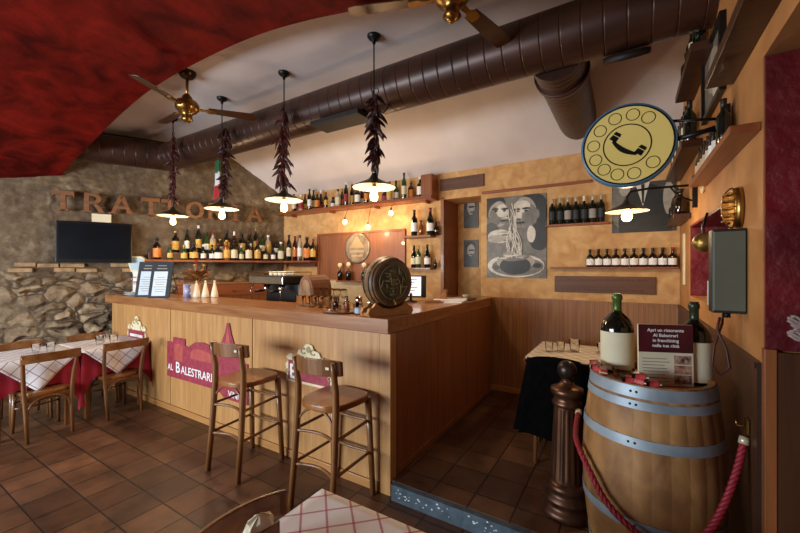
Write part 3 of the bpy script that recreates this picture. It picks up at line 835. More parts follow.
# ------------------------------------------------------------------ bottles
SHAPES = {
 'bordeaux': (.30, [(.0345, 0), (.037, .004), (.037, .185), (.034, .20), (.020, .222), (.0145, .235), (.0138, .29), (.0155, .291), (.0155, .30)], (.05, .15), .245),
 'burgundy': (.30, [(.038, 0), (.040, .004), (.040, .15), (.036, .175), (.024, .21), (.0155, .24), (.0138, .29), (.0155, .291), (.0155, .30)], (.045, .13), .25),
 'liquor': (.27, [(.040, 0), (.043, .004), (.043, .155), (.040, .175), (.024, .195), (.016, .21), (.015, .25), (.019, .251), (.019, .27)], (.03, .14), .24),
 'squat': (.22, [(.046, 0), (.050, .005), (.050, .11), (.046, .13), (.026, .155), (.018, .165), (.017, .195), (.021, .196), (.021, .22)], (.025, .10), .19),
 'tall': (.345, [(.031, 0), (.033, .004), (.033, .22), (.030, .24), (.017, .27), (.013, .29), (.013, .33), (.016, .331), (.016, .345)], (.06, .17), .31),
 'flute': (.33, [(.034, 0), (.0365, .004), (.036, .10), (.031, .17), (.022, .23), (.014, .28), (.0135, .32), (.0155, .321), (.0155, .33)], (.03, .10), .27),
 'beer': (.20, [(.028, 0), (.030, .003), (.030, .10), (.027, .12), (.016, .148), (.012, .16), (.0115, .19), (.014, .191), (.014, .20)], (.025, .085), .175),
 'flacon': (.19, [(.033, 0), (.036, .004), (.036, .10), (.032, .115), (.016, .13), (.0125, .14), (.012, .18), (.014, .181), (.014, .19)], (.02, .085), .15),
}
MESHES = {}
def bottle(kind, glass, lab, cap, loc, label, group, s=1, rz=None, shoulder_tag=None):
    key = (kind, glass.name, lab.name if lab else '', cap.name)
    h, prof, (l0, l1), c0 = SHAPES[kind]
    if key not in MESHES:
        def rad(z):
            for (r0, z0), (r1, z1_) in zip(prof, prof[1:]):
                if z0 <= z <= z1_: return r0 + (r1 - r0)*(z - z0)/max(1e-6, z1_ - z0)
            return prof[-1][0]
        g = M().lathe(prof, 14).mesh('glass', glass)
        lm = M().lathe([(rad(l0) + .0008, l0), (rad((l0+l1)/2) + .0008, (l0+l1)/2), (rad(l1) + .0008, l1)], 12, close=False, a0=R(-200), a1=R(20)).mesh('label', lab) if lab else None
        cm = M().lathe([(rad(c0) + .0012, c0), (rad((c0+h)/2) + .0012, (c0+h)/2), (prof[-1][0] + .0012, h - .008), (prof[-1][0] + .0012, h + .001)], 12).mesh('cap', cap)
        MESHES[key] = (g, lm, cm)
    t = thing('bottle', label, 'bottle', loc, rz if rz is not None else R(random.uniform(5, 55)), group)
    t.scale = (s, s, s)
    for nm, me in zip(('glass', 'paper_label', 'cap'), MESHES[key]):
        if me: put(nm, me, t)
    return t
KINDS = [('bordeaux', GDARK, 'dark green wine bottle'), ('burgundy', GGRN, 'green sloping bottle'), ('liquor', GBRN, 'dark brown liqueur bottle'), ('squat', GBRN, 'squat brown bottle'),
         ('tall', GDARK, 'tall dark green bottle'), ('flute', GWINE, 'deep red bottle'), ('liquor', GPALE, 'clear spirit bottle'), ('tall', GDARK, 'tall dark bottle')]
LABS = [(CREAML, 'cream label'), (GOLDL, 'gold label'), (ORANL, 'orange label'), (WHITE, 'white label'), (SIGNRED, 'red label')]
CAPS = [CAPB, CAPR, CAPG, CAPB, WHITE]
def shelf_board(name, label, loc, rz, w, d, th, mat, brackets=0):
    t = thing(name, label, 'shelf', loc, rz)
    M().box(-w/2, w/2, -d, 0, -th, 0).build('board', mat, t, bevel=.003)
    for k in range(brackets):
        x = -w/2 + .12 + (w - .24)*(k/(max(1, brackets - 1)))
        m = M(); m.prism([(0, -th), (-d*.8, -th), (-.015, -th - d*.6), (0, -th - d*.6)], -.008, .008, 0, Tr(x, 0, 0) @ Rz(90))
        m.build('bracket', BLACK, t)
    return t
# --- shelf along the stone wall, wrapping the corner
SZ = 1.775
sh = thing('bottle_shelf', 'long wooden bottle shelf along the stone wall behind the bar', 'shelf', tuple(lw(1.0, .02, SZ)), LRZ)
M().box(-1.12, 1.0, -.26, .0, -.032, 0).build('board', SHELFW, sh, bevel=.003)
M().box(-1.08, .95, -.09, -.005, .001, .12).build('riser', DKWOOD, sh, bevel=.003)
for x in (-.95, -.3, .4, .9): M().prism([(0, -.033), (-.2, -.033), (-.015, -.17), (0, -.17)], -.01, .01, 0, Tr(x, 0, 0) @ Rz(90)).build('bracket', DKWOOD, sh)
s2 = thing('corner_shelf', 'short wooden shelf continuing round the corner by the brown panel', 'shelf', (-4.80, BW, SZ))
M().box(-.30, .34, -.24, -.002, -.032, 0).build('board', SHELFW, s2, bevel=.003)
M().box(-.28, .32, -.09, -.004, -.10, -.034).build('batten', DKWOOD, s2)
def lpx(u, off, z):
    a = (u-400)/368; c, s = math.cos(YAW), math.sin(YAW); rx, ry = a*c - s, a*s + c
    k = (NL.dot(COR) + off)/(NL.x*rx + NL.y*ry); return (rx*k, ry*k, z)
def bpx(u, y, z):
    a = (u-400)/368; c, s = math.cos(YAW), math.sin(YAW); rx, ry = a*c - s, a*s + c
    k = y/ry; return (rx*k, y, z)
front = [157, 170, 184, 194, 203.3, 212, 218.5, 226.7, 234.2, 241.3, 248.8, 257.6, 265.7, 273.2, 281]
fk = [('liquor', GBRN, ORANL, 'dark brown bottle with orange label'), ('beer', GGRN, GOLDL, 'small green bottle with gold label'), ('flacon', GGRN, GOLDL, 'small green flask with gold label'), ('squat', GBRN, GOLDL, 'squat brown bottle with gold label'),
      ('beer', GDARK, WHITE, 'small dark bottle with white label'), ('beer', GDARK, WHITE, 'small dark bottle with white label'), ('squat', GDARK, WHITE, 'squat dark bottle with white label'), ('liquor', AMBER, GOLDL, 'amber bottle with gold label'),
      ('liquor', GDARK, CREAML, 'dark bottle with cream label'), ('beer', GGRN, CREAML, 'small green bottle with cream label'), ('liquor', GBRN, CREAML, 'brown bottle with cream label'), ('liquor', GBRN, GOLDL, 'brown bottle with gold label'),
      ('beer', GBRN, CREAML, 'small brown bottle with cream label'), ('beer', GBRN, WHITE, 'small brown bottle with white label'), ('liquor', GGRN, CREAML, 'green bottle with cream label')]
GS = 'bottles in the front row of the stone wall shelf'
for i, u in enumerate(front):
    k = fk[i]
    bottle(k[0], k[1], k[2], CAPS[i % 5], lpx(u, .20, SZ), '%s, %s from left in front row, stone wall shelf' % (k[3], ORD[i]), GS, 1.22, LRZ + R(random.uniform(-20, 20)))
GS = 'bottles on the riser of the stone wall shelf'
back = [175.5, 187, 198.5, 206.7, 213, 220, 227, 234.3, 242, 249.8, 256, 262, 268.2, 276]
for i, u in enumerate(back):
    k = KINDS[(i*5 + 2) % 8]; l = LABS[(i*2 + 1) % 4]
    b = bottle(k[0], k[1], l[0], CAPS[(i + 2) % 5], lpx(u, .07, SZ + .121), '%s with %s, %s from left on stone wall shelf riser' % (k[2], l[1], ORD[i]), GS, [1.22, 1.05, 1.25, 1.1][i % 4], LRZ + R(random.uniform(-20, 20)))
GS = 'bottles on the corner shelf'
for i, (u, y, k, g, l, s, lab) in enumerate(((289, 4.42, 'tall', GDARK, CREAML, 1.3, 'tall dark bottle, tallest on the corner shelf'), (295, 4.50, 'tall', GWINE, ORANL, 1.25, 'deep red tall bottle behind the clear one on the corner shelf'), (300, 4.42, 'tall', GPALE, WHITE, 1.25, 'tall pale bottle at the middle of the corner shelf'),
        (307, 4.43, 'liquor', GBRN, ORANL, 1.45, 'big brown bottle with orange label on the corner shelf'), (313, 4.47, 'bordeaux', GDARK, GOLDL, 1.2, 'dark bottle at the right end of the corner shelf'))):
    bottle(k, g, l, CAPR if i in (1, 4) else CAPB, bpx(u, y, SZ), lab, GS, s)
GS = 'small glasses on the corner shelf'
for i, u in enumerate((300, 305, 310)):
    tumbler(bpx(u, 4.385, SZ), 'small tumbler, %s of three at the corner shelf front edge' % ['left', 'middle', 'right'][i], GS, s=.62)

# --- high shelf on the back wall
HZ = 2.622
hs = thing('high_shelf', 'long high wooden shelf of bottles above the bar back', 'shelf', (-3.62, BW, HZ))
M().box(-1.62, 1.40, -.24, -.002, -.045, 0).build('board', SHELFW, hs, bevel=.004)
for x in (-1.4, -.5, .4, 1.25): M().box(x - .012, x + .012, -.12, -.004, -.075, -.0455).build('bracket', SHELFW, hs)
hp = [294, 297.5, 301, 305, 309.5, 313.5, 317.3, 321, 326, 333, 338, 342, 346, 352, 357.5, 362, 366.5, 385, 389.5, 396, 404, 411, 420]
GS = 'bottles on the high back shelf'
for i, u in enumerate(hp):
    k = KINDS[(i*3) % 8]; l = LABS[(i*2) % 5]
    s = 1.0
    if u == 404: k = ('tall', GGRN, 'tall green bottle'); s = 1.05
    if u == 411: k = ('liquor', GWINE, 'deep red bottle')
    if u == 420: k = ('liquor', GDARK, 'dark bottle'); l = LABS[3]
    if u == 346: k = ('tall', GDARK, 'tall dark bottle'); s = 1.05
    if u in (326, 333): s = .85
    lab = '%s with %s, %s from %s on high back shelf' % (k[2], l[1], ORD[i] if i < 12 else ORD[len(hp) - 1 - i], 'left' if i < 12 else 'right')
    bottle(k[0], k[1], l[0], CAPS[(i*2) % 5], bpx(u, BW - (.065 if i % 2 else .175), HZ), lab, GS, s)
bx = thing('wooden_box', 'red-brown wooden box standing at the right end of the high shelf', 'box', (-2.305, 4.48, HZ))
M().box(-.085, .085, -.085, .085, 0, .29).build('body', SHELFW, bx, bevel=.004); M().box(-.07, .07, -.091, -.0852, .02, .27).build('front_panel', BROWN, bx, bevel=.002)

# --- brown recess panel with round brass plaque and small bottles
pn = thing('wood_panel', 'brown wooden panel with frame on the wall behind the bar', 'panel', (-3.62, BW, 1.46))
M().box(-.835, .835, -.015, -.001, 0, .735).build('panel', BROWN, pn)
m = M(); m.box(-.87, .87, -.035, -.001, .735, .765); m.box(-.87, -.836, -.035, -.001, 0, .735); m.box(.836, .87, -.035, -.001, 0, .735)
m.build('frame', SHELFW, pn, bevel=.003)
pq = thing('round_plaque', 'round brass plaque hanging on the brown back panel', 'plaque', (-3.635, BW - .018, 1.967))
m = M(); m.lathe([(0.0001, .014), (.20, .012), (.225, .016), (.245, .012), (.25, 0)], 40, 0, Rx(90)); m.build('disc', surf('worn_brass', '#75604a', '#9c866c', (9, 9, 9), 5, .4, 0, metal=.5), pq)
m = M(); m.prism([(-.15, .0), (0, .2), (.15, .0)], -.017, -.012); m.box(-.14, .14, -.0165, -.012, -.07, -.04); m.box(-.11, .11, -.0165, -.012, -.14, -.11)
m.build('emblem', surf('pale_brass', '#a98a60', '#b89a70', rough=.5), pq)
ls = shelf_board('small_ledge', 'small wooden ledge below the round brass plaque', (-3.64, BW - .016, 1.452), 0, .66, .13, .025, SHELFW)
GS = 'stopper bottles under the brass plaque'
for i, (u, s) in enumerate(((340, 1.15), (348.5, 1.2), (364, 1.15))):
    x, y, z = bpx(u, BW - .09, 1.452)
    t = bottle('flacon', GBRN, None, CAPG, (x, y, z), 'small brown bottle with round cream stopper, %s under the brass plaque' % ['leftmost', 'middle one', 'rightmost'][i], GS, s)
    M().ball((0, 0, .212), .032, sc=(1, .5, 1)).build('stopper', CREAM, t)
# backsplash
tag(M().box(-4.48, -2.72, BW - .012, BW - .001, 1.10, 1.435).build('backsplash', surf('beige_backsplash', '#c9b489', '#d8c59c', (6, 6, 6), 4, .4)), 'beige backsplash board below the brown back panel', 'backsplash')
# --- two short shelves with bottles
for nm, z, lab in (('small_shelf', 2.10, 'upper short wooden shelf left of the doorway'), ('small_shelf', 1.655, 'lower short wooden shelf left of the doorway')):
    shelf_board(nm, lab, (-2.49, BW, z), 0, .44, .17, .028, SHELFW, 0)
GS = 'bottles on the short shelves'
for (u, y, z, k, g, l, c, s, lab) in (
    (414.3, 4.51, 2.10, 'bordeaux', GDARK, WHITE, CAPB, 1.22, 'large dark wine bottle with white label on the upper short shelf'),
    (420.8, 4.54, 2.10, 'beer', AMBER, None, CAPR, 1.1, 'small amber bottle between two larger ones, upper short shelf'),
    (430.3, 4.51, 2.10, 'burgundy', GDARK, WHITE, CAPR, 1.25, 'large dark sloping bottle with white label on the upper short shelf'),
    (436.3, 4.54, 2.10, 'flacon', GBRN, None, CAPB, 1.0, 'small dark bottle at the right end of the upper short shelf'),
    (414.0, 4.53, 1.655, 'burgundy', GDARK, CREAML, CAPB, 1.05, 'dark bottle at the left end of the lower short shelf'),
    (418.3, 4.49, 1.655, 'bordeaux', GGRN, CREAML, CAPG, 1.0, 'green bottle, second from left on the lower short shelf'),
    (427.3, 4.51, 1.655, 'burgundy', GDARK, WHITE, CAPB, 1.06, 'dark sloping bottle with white label, lower short shelf'),
    (435.3, 4.53, 1.655, 'squat', GBRN, None, CAPB, .5, 'tiny dark pot at the right end of the lower short shelf')):
    bottle(k, g, l, c, bpx(u, y, z), lab, GS, s)
# --- three bare bulbs on short cords
for (u, v, lab) in ((345, 222, 'bare lit bulb hanging under the high shelf, leftmost'), (368, 227, 'bare lit bulb just above the brown panel'), (391, 213, 'bare lit bulb hanging under the high shelf, rightmost')):
    k = 4.35/((u-400)/368*math.sin(YAW) + math.cos(YAW)); z = 1.65 + (268 - v)/368*k
    x = bpx(u, 4.35, 0)[0]
    t = thing('hanging_bulb', lab, 'lamp', (x, 4.35, z), 0, 'bare bulbs over the back bar')
    M().tube([(0, .10, 2.575 - z), (0, .06, 2.55 - z), (0, .01, .09), (0, 0, .05)], .003, 6).build('cord', BLACK, t)
    M().lathe([(.012, .03), (.014, .034), (.013, .07), (.005, .075)], 12).build('socket', BRASS, t)
    M().ball((0, 0, 0), .036, sc=(1, 1, 1.1)).build('bulb', BULBS, t)
    L = bpy.data.lights.new('bulb_light', 'POINT'); L.energy = 6; L.color = (1, .72, .42); L.shadow_soft_size = .04
    lo = bpy.data.objects.new('bulb_light', L); COL.objects.link(lo); lo.parent = t; lo.location = (0, -.02, -.06)

# ------------------------------------------------------------------ poster wall
def plaque_sign(label, x0, x1, z0, z1, rows):
    t = thing('wooden_sign', label, 'sign', ((x0+x1)/2, BW - .001, z0))
    w = (x1 - x0)/2; h = z1 - z0
    M().box(-w, w, -.022, 0, 0, h).build('board', SIGNW, t, bevel=.004)
    m = M()
    rnd = random.Random(int(x0*100))
    for r_ in range(rows):
        zz = h*(.78 - .6*r_/max(1, rows - 1)) if rows > 1 else h*.5
        x = -w*.85
        while x < w*.8:
            l = rnd.uniform(.02, .06); m.box(x, min(x + l, w*.85), -.0235, -.0215, zz - h*.06, zz + h*.06); x += l + rnd.uniform(.012, .025)
    m.build('carving', DKWOOD, t)
    return t
plaque_sign('carved dark wooden sign above the doorway, under the ceiling', -2.20, -1.575, 2.705, 2.865, 2)
plaque_sign('wide brown wooden sign below the row of small bottles', -.725, .245, 1.375, 1.558, 2)
tag(M().box(-1.60, -.34, BW - .03, BW - .001, 2.60, 2.632).build('wall_ledge', SHELFW, bevel=.003), 'thin red-brown picture ledge above the large poster', 'ledge')

GR = [surf('photo_grey_%d' % i, c, c2, (16, 16, 16), 6, .5, lo=.3, hi=.7) for i, (c, c2) in enumerate((('#141312', '#26241f'), ('#35322d', '#4d4943'), ('#5c574f', '#7d766b'), ('#8f877b', '#aea596'), ('#bdb4a4', '#dbd2c2')))]
def blob(cx, cz, rx, rz_, n=22, seed=0, amp=.12):
    return [(cx + rx*math.cos(2*PI*k/n)*(1 + amp*noise.noise((math.cos(2*PI*k/n)*1.3 + seed, math.sin(2*PI*k/n)*1.3, seed))), cz + rz_*math.sin(2*PI*k/n)*(1 + amp*noise.noise((math.cos(2*PI*k/n)*1.3, math.sin(2*PI*k/n)*1.3 + seed, seed + 5)))) for k in range(n)]
def pic(name, label, loc, w, h, shapes, base, rz=0, frame=None, cat='poster'):
    """flat print: shapes (polygon, grey index) laid over each other in thin steps"""
    t = thing(name, label, cat, loc, rz)
    M().box(-w/2, w/2, -.012, 0, 0, h).build('sheet', GR[base], t)
    m = M(); y = -.0122
    for poly, g in shapes:
        poly = [(max(-w/2, min(w/2, a)), max(0, min(h, b))) for a, b in poly]
        m.prism(poly, y - .0003, y, g); y -= .0003
    m.build('print', GR, t)
    if frame:
        f = .03; m = M()
        m.box(-w/2 - f, w/2 + f, -.03, 0, h, h + f); m.box(-w/2 - f, w/2 + f, -.03, 0, -f, 0); m.box(-w/2 - f, -w/2, -.03, 0, 0, h); m.box(w/2, w/2 + f, -.03, 0, 0, h)
        m.build('frame', frame, t, bevel=.003)
    return t
PW, PH = .72, 1.01
shp = []
def sh_(cx, cz, rx, rz_, g, seed=1, amp=.1): shp.append((blob(cx, cz, rx, rz_, seed=seed, amp=amp), g))
# left diner: hair, face, hand
sh_(-.27, .90, .15, .17, 0, 2); sh_(-.21, .80, .125, .16, 3, 1); sh_(-.25, .77, .08, .12, 2, 5); sh_(-.17, .84, .07, .08, 4, 7)
sh_(-.13, .86, .045, .014, 0, 3); sh_(-.25, .865, .045, .014, 0, 4); sh_(-.13, .835, .025, .012, 0, 8); sh_(-.24, .84, .025, .012, 0, 9); sh_(-.105, .79, .026, .05, 4, 6); sh_(-.09, .765, .022, .012, 1, 9); sh_(-.14, .715, .055, .014, 0, 10); sh_(-.15, .69, .05, .012, 2, 11)
sh_(-.30, .58, .10, .12, 1, 12); sh_(-.20, .52, .15, .085, 4, 13); sh_(-.23, .49, .12, .05, 3, 14)
for k in range(4): sh_(-.12 + .012*k, .57 - .035*k, .065, .012, 2 if k % 2 else 3, 15 + k)
# right diner
sh_(.20, .80, .19, .24, 0, 20); sh_(.11, .78, .145, .205, 3, 21); sh_(.17, .74, .09, .16, 2, 22); sh_(.08, .87, .10, .075, 4, 23); sh_(.255, .77, .03, .055, 2, 24)
sh_(.02, .84, .045, .014, 0, 25); sh_(.13, .845, .05, .014, 0, 26); sh_(.03, .812, .025, .012, 0, 27); sh_(.13, .815, .025, .012, 0, 28); sh_(.045, .755, .034, .055, 4, 29); sh_(.04, .715, .035, .014, 1, 30); sh_(.06, .675, .06, .016, 0, 31); sh_(.06, .645, .055, .014, 2, 32); sh_(.09, .60, .07, .03, 2, 33)
sh_(.28, .50, .12, .17, 0, 34); sh_(.19, .53, .05, .10, 4, 35)
# plate and bowl
sh_(0, .15, .345, .145, 4, 36, .02); sh_(.02, .14, .31, .115, 2, 37, .03); sh_(.0, .20, .23, .10, 3, 38, .04); sh_(.0, .15, .19, .11, 0, 39, .04); sh_(-.02, .26, .19, .055, 2, 40, .12); sh_(-.24, .13, .05, .03, 1, 41); sh_(.26, .15, .05, .03, 0, 42)
rnd = random.Random(4)
for k in range(15):
    x0 = rnd.uniform(-.14, .10); x1 = rnd.uniform(-.07, .0); a = rnd.uniform(.3, .45); pts = []
    L1 = [(x0 + (x1 - x0)*q/8 + .02*math.sin(q*1.3 + k), .24 + (a + .25*(k % 2))*q/8) for q in range(9)]
    shp.append(([(x - .006, z) for x, z in L1] + [(x + .006, z) for x, z in L1[::-1]], 4 if k % 3 else 3))
for k in range(9): shp.append((blob(rnd.uniform(-.16, .16), .27 + rnd.uniform(-.03, .05), .05, .012, seed=k + 30), 4 if k % 2 else 3))
pic('poster', 'large black-and-white poster of two diners over a spaghetti bowl', (-1.178, BW - .001, 1.528), PW, PH, shp, 2)
shp = [(blob(-.20, .30, .10, .26, seed=8), 2), (blob(.02, .10, .24, .40, seed=3, amp=.06), 0), ([(-.07, .52), (.06, .52), (0, .27)], 4), ([(-.016, .50), (.016, .50), (.008, .30), (-.008, .30)], 0), (blob(.22, .34, .05, .16, seed=5), 3), (blob(-.16, .45, .05, .06, seed=6), 3)]
pic('poster', 'dark black-and-white poster behind the wall lamp shade', (.132, BW - .001, 2.025), .56, .52, shp, 1)
for u, v0, v1, s_, lab in ((471, 228, 194, 1, 'upper black-and-white photo inside the doorway'), (471, 267, 240, 3, 'lower black-and-white photo inside the doorway')):
    k = 5.078/((u-400)/368*math.sin(YAW) + math.cos(YAW)); x = bpx(u, 5.078, 0)[0]; z0 = 1.65 + (268 - v0)/368*k; z1_ = 1.65 + (268 - v1)/368*k; h = z1_ - z0
    pic('photo_print', lab, (x, 5.088, z0), .22, h, [(blob(.0, h*.72, .085, h*.25, seed=s_ + 1), 0), (blob(.0, h*.62, .06, h*.22, seed=s_), 3), (blob(.02, h*.1, .1, h*.2, seed=s_ + 2), 1), (blob(.01, h*.62, .05, h*.03, seed=s_ + 4), 0), (blob(.02, h*.46, .04, h*.03, seed=s_ + 5), 1)], 1, cat='photo')
# two bottle shelves on the poster wall
shelf_board('wall_shelf', 'upper short wall shelf of seven tall dark bottles', (-.49, BW, 2.148), 0, .64, .11, .022, SHELFW, 0)
for i in range(7):
    bottle('bordeaux', GDARK, SIGNRED if 0 else GREYP if i % 3 == 2 else CREAM if 0 else SLATE, GPALE if i != 4 else CREAM, (-.745 + .083*i, BW - .06, 2.148), 'tall dark wine bottle, %s from left on the upper poster wall shelf' % ORD[i], 'seven dark bottles beside the poster', 1.0, 0)
ws = shelf_board('wall_shelf', 'lower long wall shelf of ten small bottles', (-.17, BW, 1.662), 0, 1.19, .10, .022, SHELFW, 0)
for i in range(10):
    bottle('flacon', GBRN, WHITE, CAPR if i == 9 else CAPB, (-.355 + .0815*i, BW - .055, 1.662), 'small dark bottle with white label, %s from left on the lower poster wall shelf' % ORD[i], 'ten small labelled bottles on the poster wall', 1.02, 0)
tag(M().box(-.03, .03, -.014, 0, 0, .46).build('wall_strip', CREAM, None, (RW - .001, 4.20, 1.50), RRZ), 'narrow cream strip on the right wall beside the far corner', 'strip')

# ------------------------------------------------------------------ stone wall things
tv = thing('television', 'black flat television hung on the stone wall', 'television', tuple(lw(2.70, .06, 1.722)), LRZ); tv.scale = (1.05, 1, 1.06)
tilt = Rx(-5)
M().box(-.40, .40, -.045, .0, .0, .545, 0, tilt).build('case', BLKPLA, tv, bevel=.008)
M().box(-.372, .372, -.0485, -.0452, .045, .515, 0, tilt).build('screen', SCREEN, tv)
M().box(-.12, .12, .0, .085, .18, .36).build('wall_bracket', BLACK, tv)
M().box(-.03, .03, -.0475, -.0452, .014, .026, 0, tilt).build('badge', CHROME, tv)
tag(M().box(-.11, .11, -.02, 0, 0, .115).build('paper_card', CREAML, None, tuple(lw(2.64, .005, 2.31)), LRZ), 'pale card on the stone wall above the television', 'card')
def letter(ch, H=.27, d=.06):
    m = M(); s = .055
    if ch == 'T': m.box(-.115, .115, -d, 0, H - s, H); m.box(-s/2, s/2, -d, 0, 0, H - s); m.box(-.055, .055, -d, 0, 0, .025); m.prism([(-.115, H - s), (-.095, H - s), (-.115, H - s - .035)], -d, 0); m.prism([(.115, H - s), (.115, H - s - .035), (.095, H - s)], -d, 0)
    if ch == 'I': m.box(-s/2, s/2, -d, 0, .022, H - .022); m.box(-.055, .055, -d, 0, 0, .022); m.box(-.055, .055, -d, 0, H - .022, H)
    if ch == 'A':
        m.prism([(-.13, 0), (-.075, 0), (.028, H), (-.028, H)], -d, 0); m.prism([(.13, 0), (.075, 0), (-.02, H*.93), (.028, H)], -d, 0)
        m.box(-.07, .07, -d*.98, 0, .075, .115); m.box(-.15, -.05, -d*.99, 0, 0, .02); m.box(.05, .15, -d*.99, 0, 0, .02)
    if ch == 'O':
        n = 28
        for k in range(n):
            a, b = 2*PI*k/n, 2*PI*(k+1)/n
            q = [(.125*math.cos(a), H/2 + H/2*math.sin(a)), (.125*math.cos(b), H/2 + H/2*math.sin(b)), (.068*math.cos(b), H/2 + (H/2 - .042)*math.sin(b)), (.068*math.cos(a), H/2 + (H/2 - .042)*math.sin(a))]
            m.prism(q, -d, 0)
    if ch == 'R':
        m.box(-.10, -.045, -d, 0, 0, H); m.box(-.13, -.02, -d*.99, 0, 0, .02)
        n = 12; zc = H - .078
        for k in range(n):
            a, b = -PI/2 + PI*k/n, -PI/2 + PI*(k+1)/n
            q = [(-.01 + .10*math.cos(a), zc + .078*math.sin(a)), (-.01 + .10*math.cos(b), zc + .078*math.sin(b)), (-.01 + .045*math.cos(b), zc + .038*math.sin(b)), (-.01 + .045*math.cos(a), zc + .038*math.sin(a))]
            m.prism(q, -d, 0)
        m.box(-.046, -.01, -d, 0, H - .04, H); m.box(-.046, -.01, -d, 0, H - .156, H - .116)
        m.prism([(-.01, H - .14), (.04, H - .14), (.125, 0), (.065, 0)], -d, 0)
    return m
LETW = wood('letter_wood', '#6d4425', '#885930', 'x', 20, .5, .05)
for ch_, u, lab in (('T', 64, 'wooden letter T, first of the word on the stone wall'), ('R', 94, 'wooden letter R above the television'), ('A', 122, 'wooden letter A, left one of the wall word'), ('T', 151, 'wooden letter T at the middle of the wall word, left one'), ('T', 170, 'wooden letter T behind the leftmost pendant'),
                  ('O', 195, 'wooden round letter O on the stone wall'), ('R', 215, 'wooden letter R behind the second pendant shade'), ('I', 235, 'wooden straight letter I on the stone wall'), ('A', 254, 'wooden letter A at the right end of the wall word')):
    x, y, z = lpx(u, .03, 2.435)
    tag(letter(ch_).build('wall_letter', LETW, None, (x, y, z), LRZ), lab, 'letter', 'wooden letters on the stone wall')

# ------------------------------------------------------------------ ceiling: duct, fans, pendants
du = thing('ventilation_duct', 'large bronze-brown round duct running under the ceiling', 'duct', (-2.9, 2.855, 3.305))
m = M(); prof = []
def seams(x0, x1, p, r, g):
    out = []; x = x0
    while x < x1:
        out += [(r, x), (r, x + .006), (r, x + p*.5), (r, x + p - .012), (r, x + p - .006), (r - g, x + p - .005), (r - g, x + p - .001)]; x += p
    return out
m.lathe(seams(-2.95, 3.32, .13, .197, .0035), 36, 0, Ry(90)); m.build('main_duct', DUCT, du)
m = M(); m.ball((-2.95, 0, 0), .199, 28, 16); m.build('elbow', DUCT, du)
m = M(); m.lathe(seams(0, 2.0, .13, .197, .0035), 32, 0, Tr(-2.95, 0, 0) @ Matrix.Rotation(math.atan2(-.8935, -.449), 4, 'Z') @ Ry(90)); m.build('side_duct', DUCT, du)
m = M(); m.lathe(seams(0, 1.72, .065, .188, .005), 30, 0, Tr(2.44, .10, -.06) @ Rx(-90)); m.build('branch_duct', DUCT, du)
M().lathe([(.205, .26), (.21, .262), (.21, .31), (.205, .312)], 28, 0, Tr(2.44, .10, -.06) @ Rx(-90)).build('collar', DUCT, du)
m = M(); m.box(.20, .80, -.20, .04, -.235, -.188); m.build('vent_grille', DUCTD, du, bevel=.004)
m = M(); m.lathe([(.15, 0), (.16, .004), (.16, .04), (.13, .045)], 28, 0, Tr(2.89, .12, -.215) @ Rx(28) @ Matrix.Diagonal((.88, .88, 1, 1))); m.build('outlet', DUCTD, du)
m = M(); m.tube([(.95 + .13*k/10, -.10, -.185 - .06*math.sin(PI*k/10)) for k in range(11)], .008, 6); m.build('cable_loop', BLACK, du)
def make_fan(label, loc, angs):
    t = thing('ceiling_fan', label, 'fan', loc, 0, 'ceiling fans')     # origin on the ceiling
    M().lathe([(.085, 0), (.085, -.02), (.06, -.055), (.03, -.07), (.018, -.072)], 20).build('canopy', surf('dark_bronze', '#3a2a1c', '#4d3825', rough=.3, metal=.8) if 'dark_bronze' not in bpy.data.materials else bpy.data.materials['dark_bronze'], t)
    M().lathe([(.014, -.07), (.014, -.25)], 12).build('rod', BRASS, t)
    M().lathe([(.02, -.22), (.045, -.25), (.05, -.28), (.095, -.30), (.11, -.33), (.11, -.37), (.085, -.40), (.05, -.42), (.045, -.46), (.055, -.48), (.03, -.50), (.012, -.515)], 24).build('motor', BRASS, t)
    for a in angs:
        mt = Rz(a)
        bl = M(); P = Tr(0, 0, -.355) @ Rx(0)
        poly = [(.20, -.045), (.58, -.062), (.635, -.05), (.65, 0), (.635, .05), (.58, .062), (.20, .045)]
        bl.slab(poly, -.004, .004, 0, mt @ Tr(0, 0, -.36) @ Rx(-11))
        b = bl.build('blade', FANBL, t, bevel=.002)
        ir = M(); ir.slab([(.08, -.02), (.17, -.016), (.20, -.04), (.26, -.03), (.27, 0), (.26, .03), (.20, .04), (.17, .016), (.08, .02)], -.012, -.0045, 0, mt @ Tr(0, 0, -.36) @ Rx(-11))
        ir.build('blade_iron', BRASS, b)
    return t
make_fan('brass ceiling fan with wooden blades near the red vault edge', (-3.79, 2.03, 3.63), (-66, 54, 174))
make_fan('brass ceiling fan at the top edge above the bar', (-.893, 2.03, 3.63), (78, 200, 320))

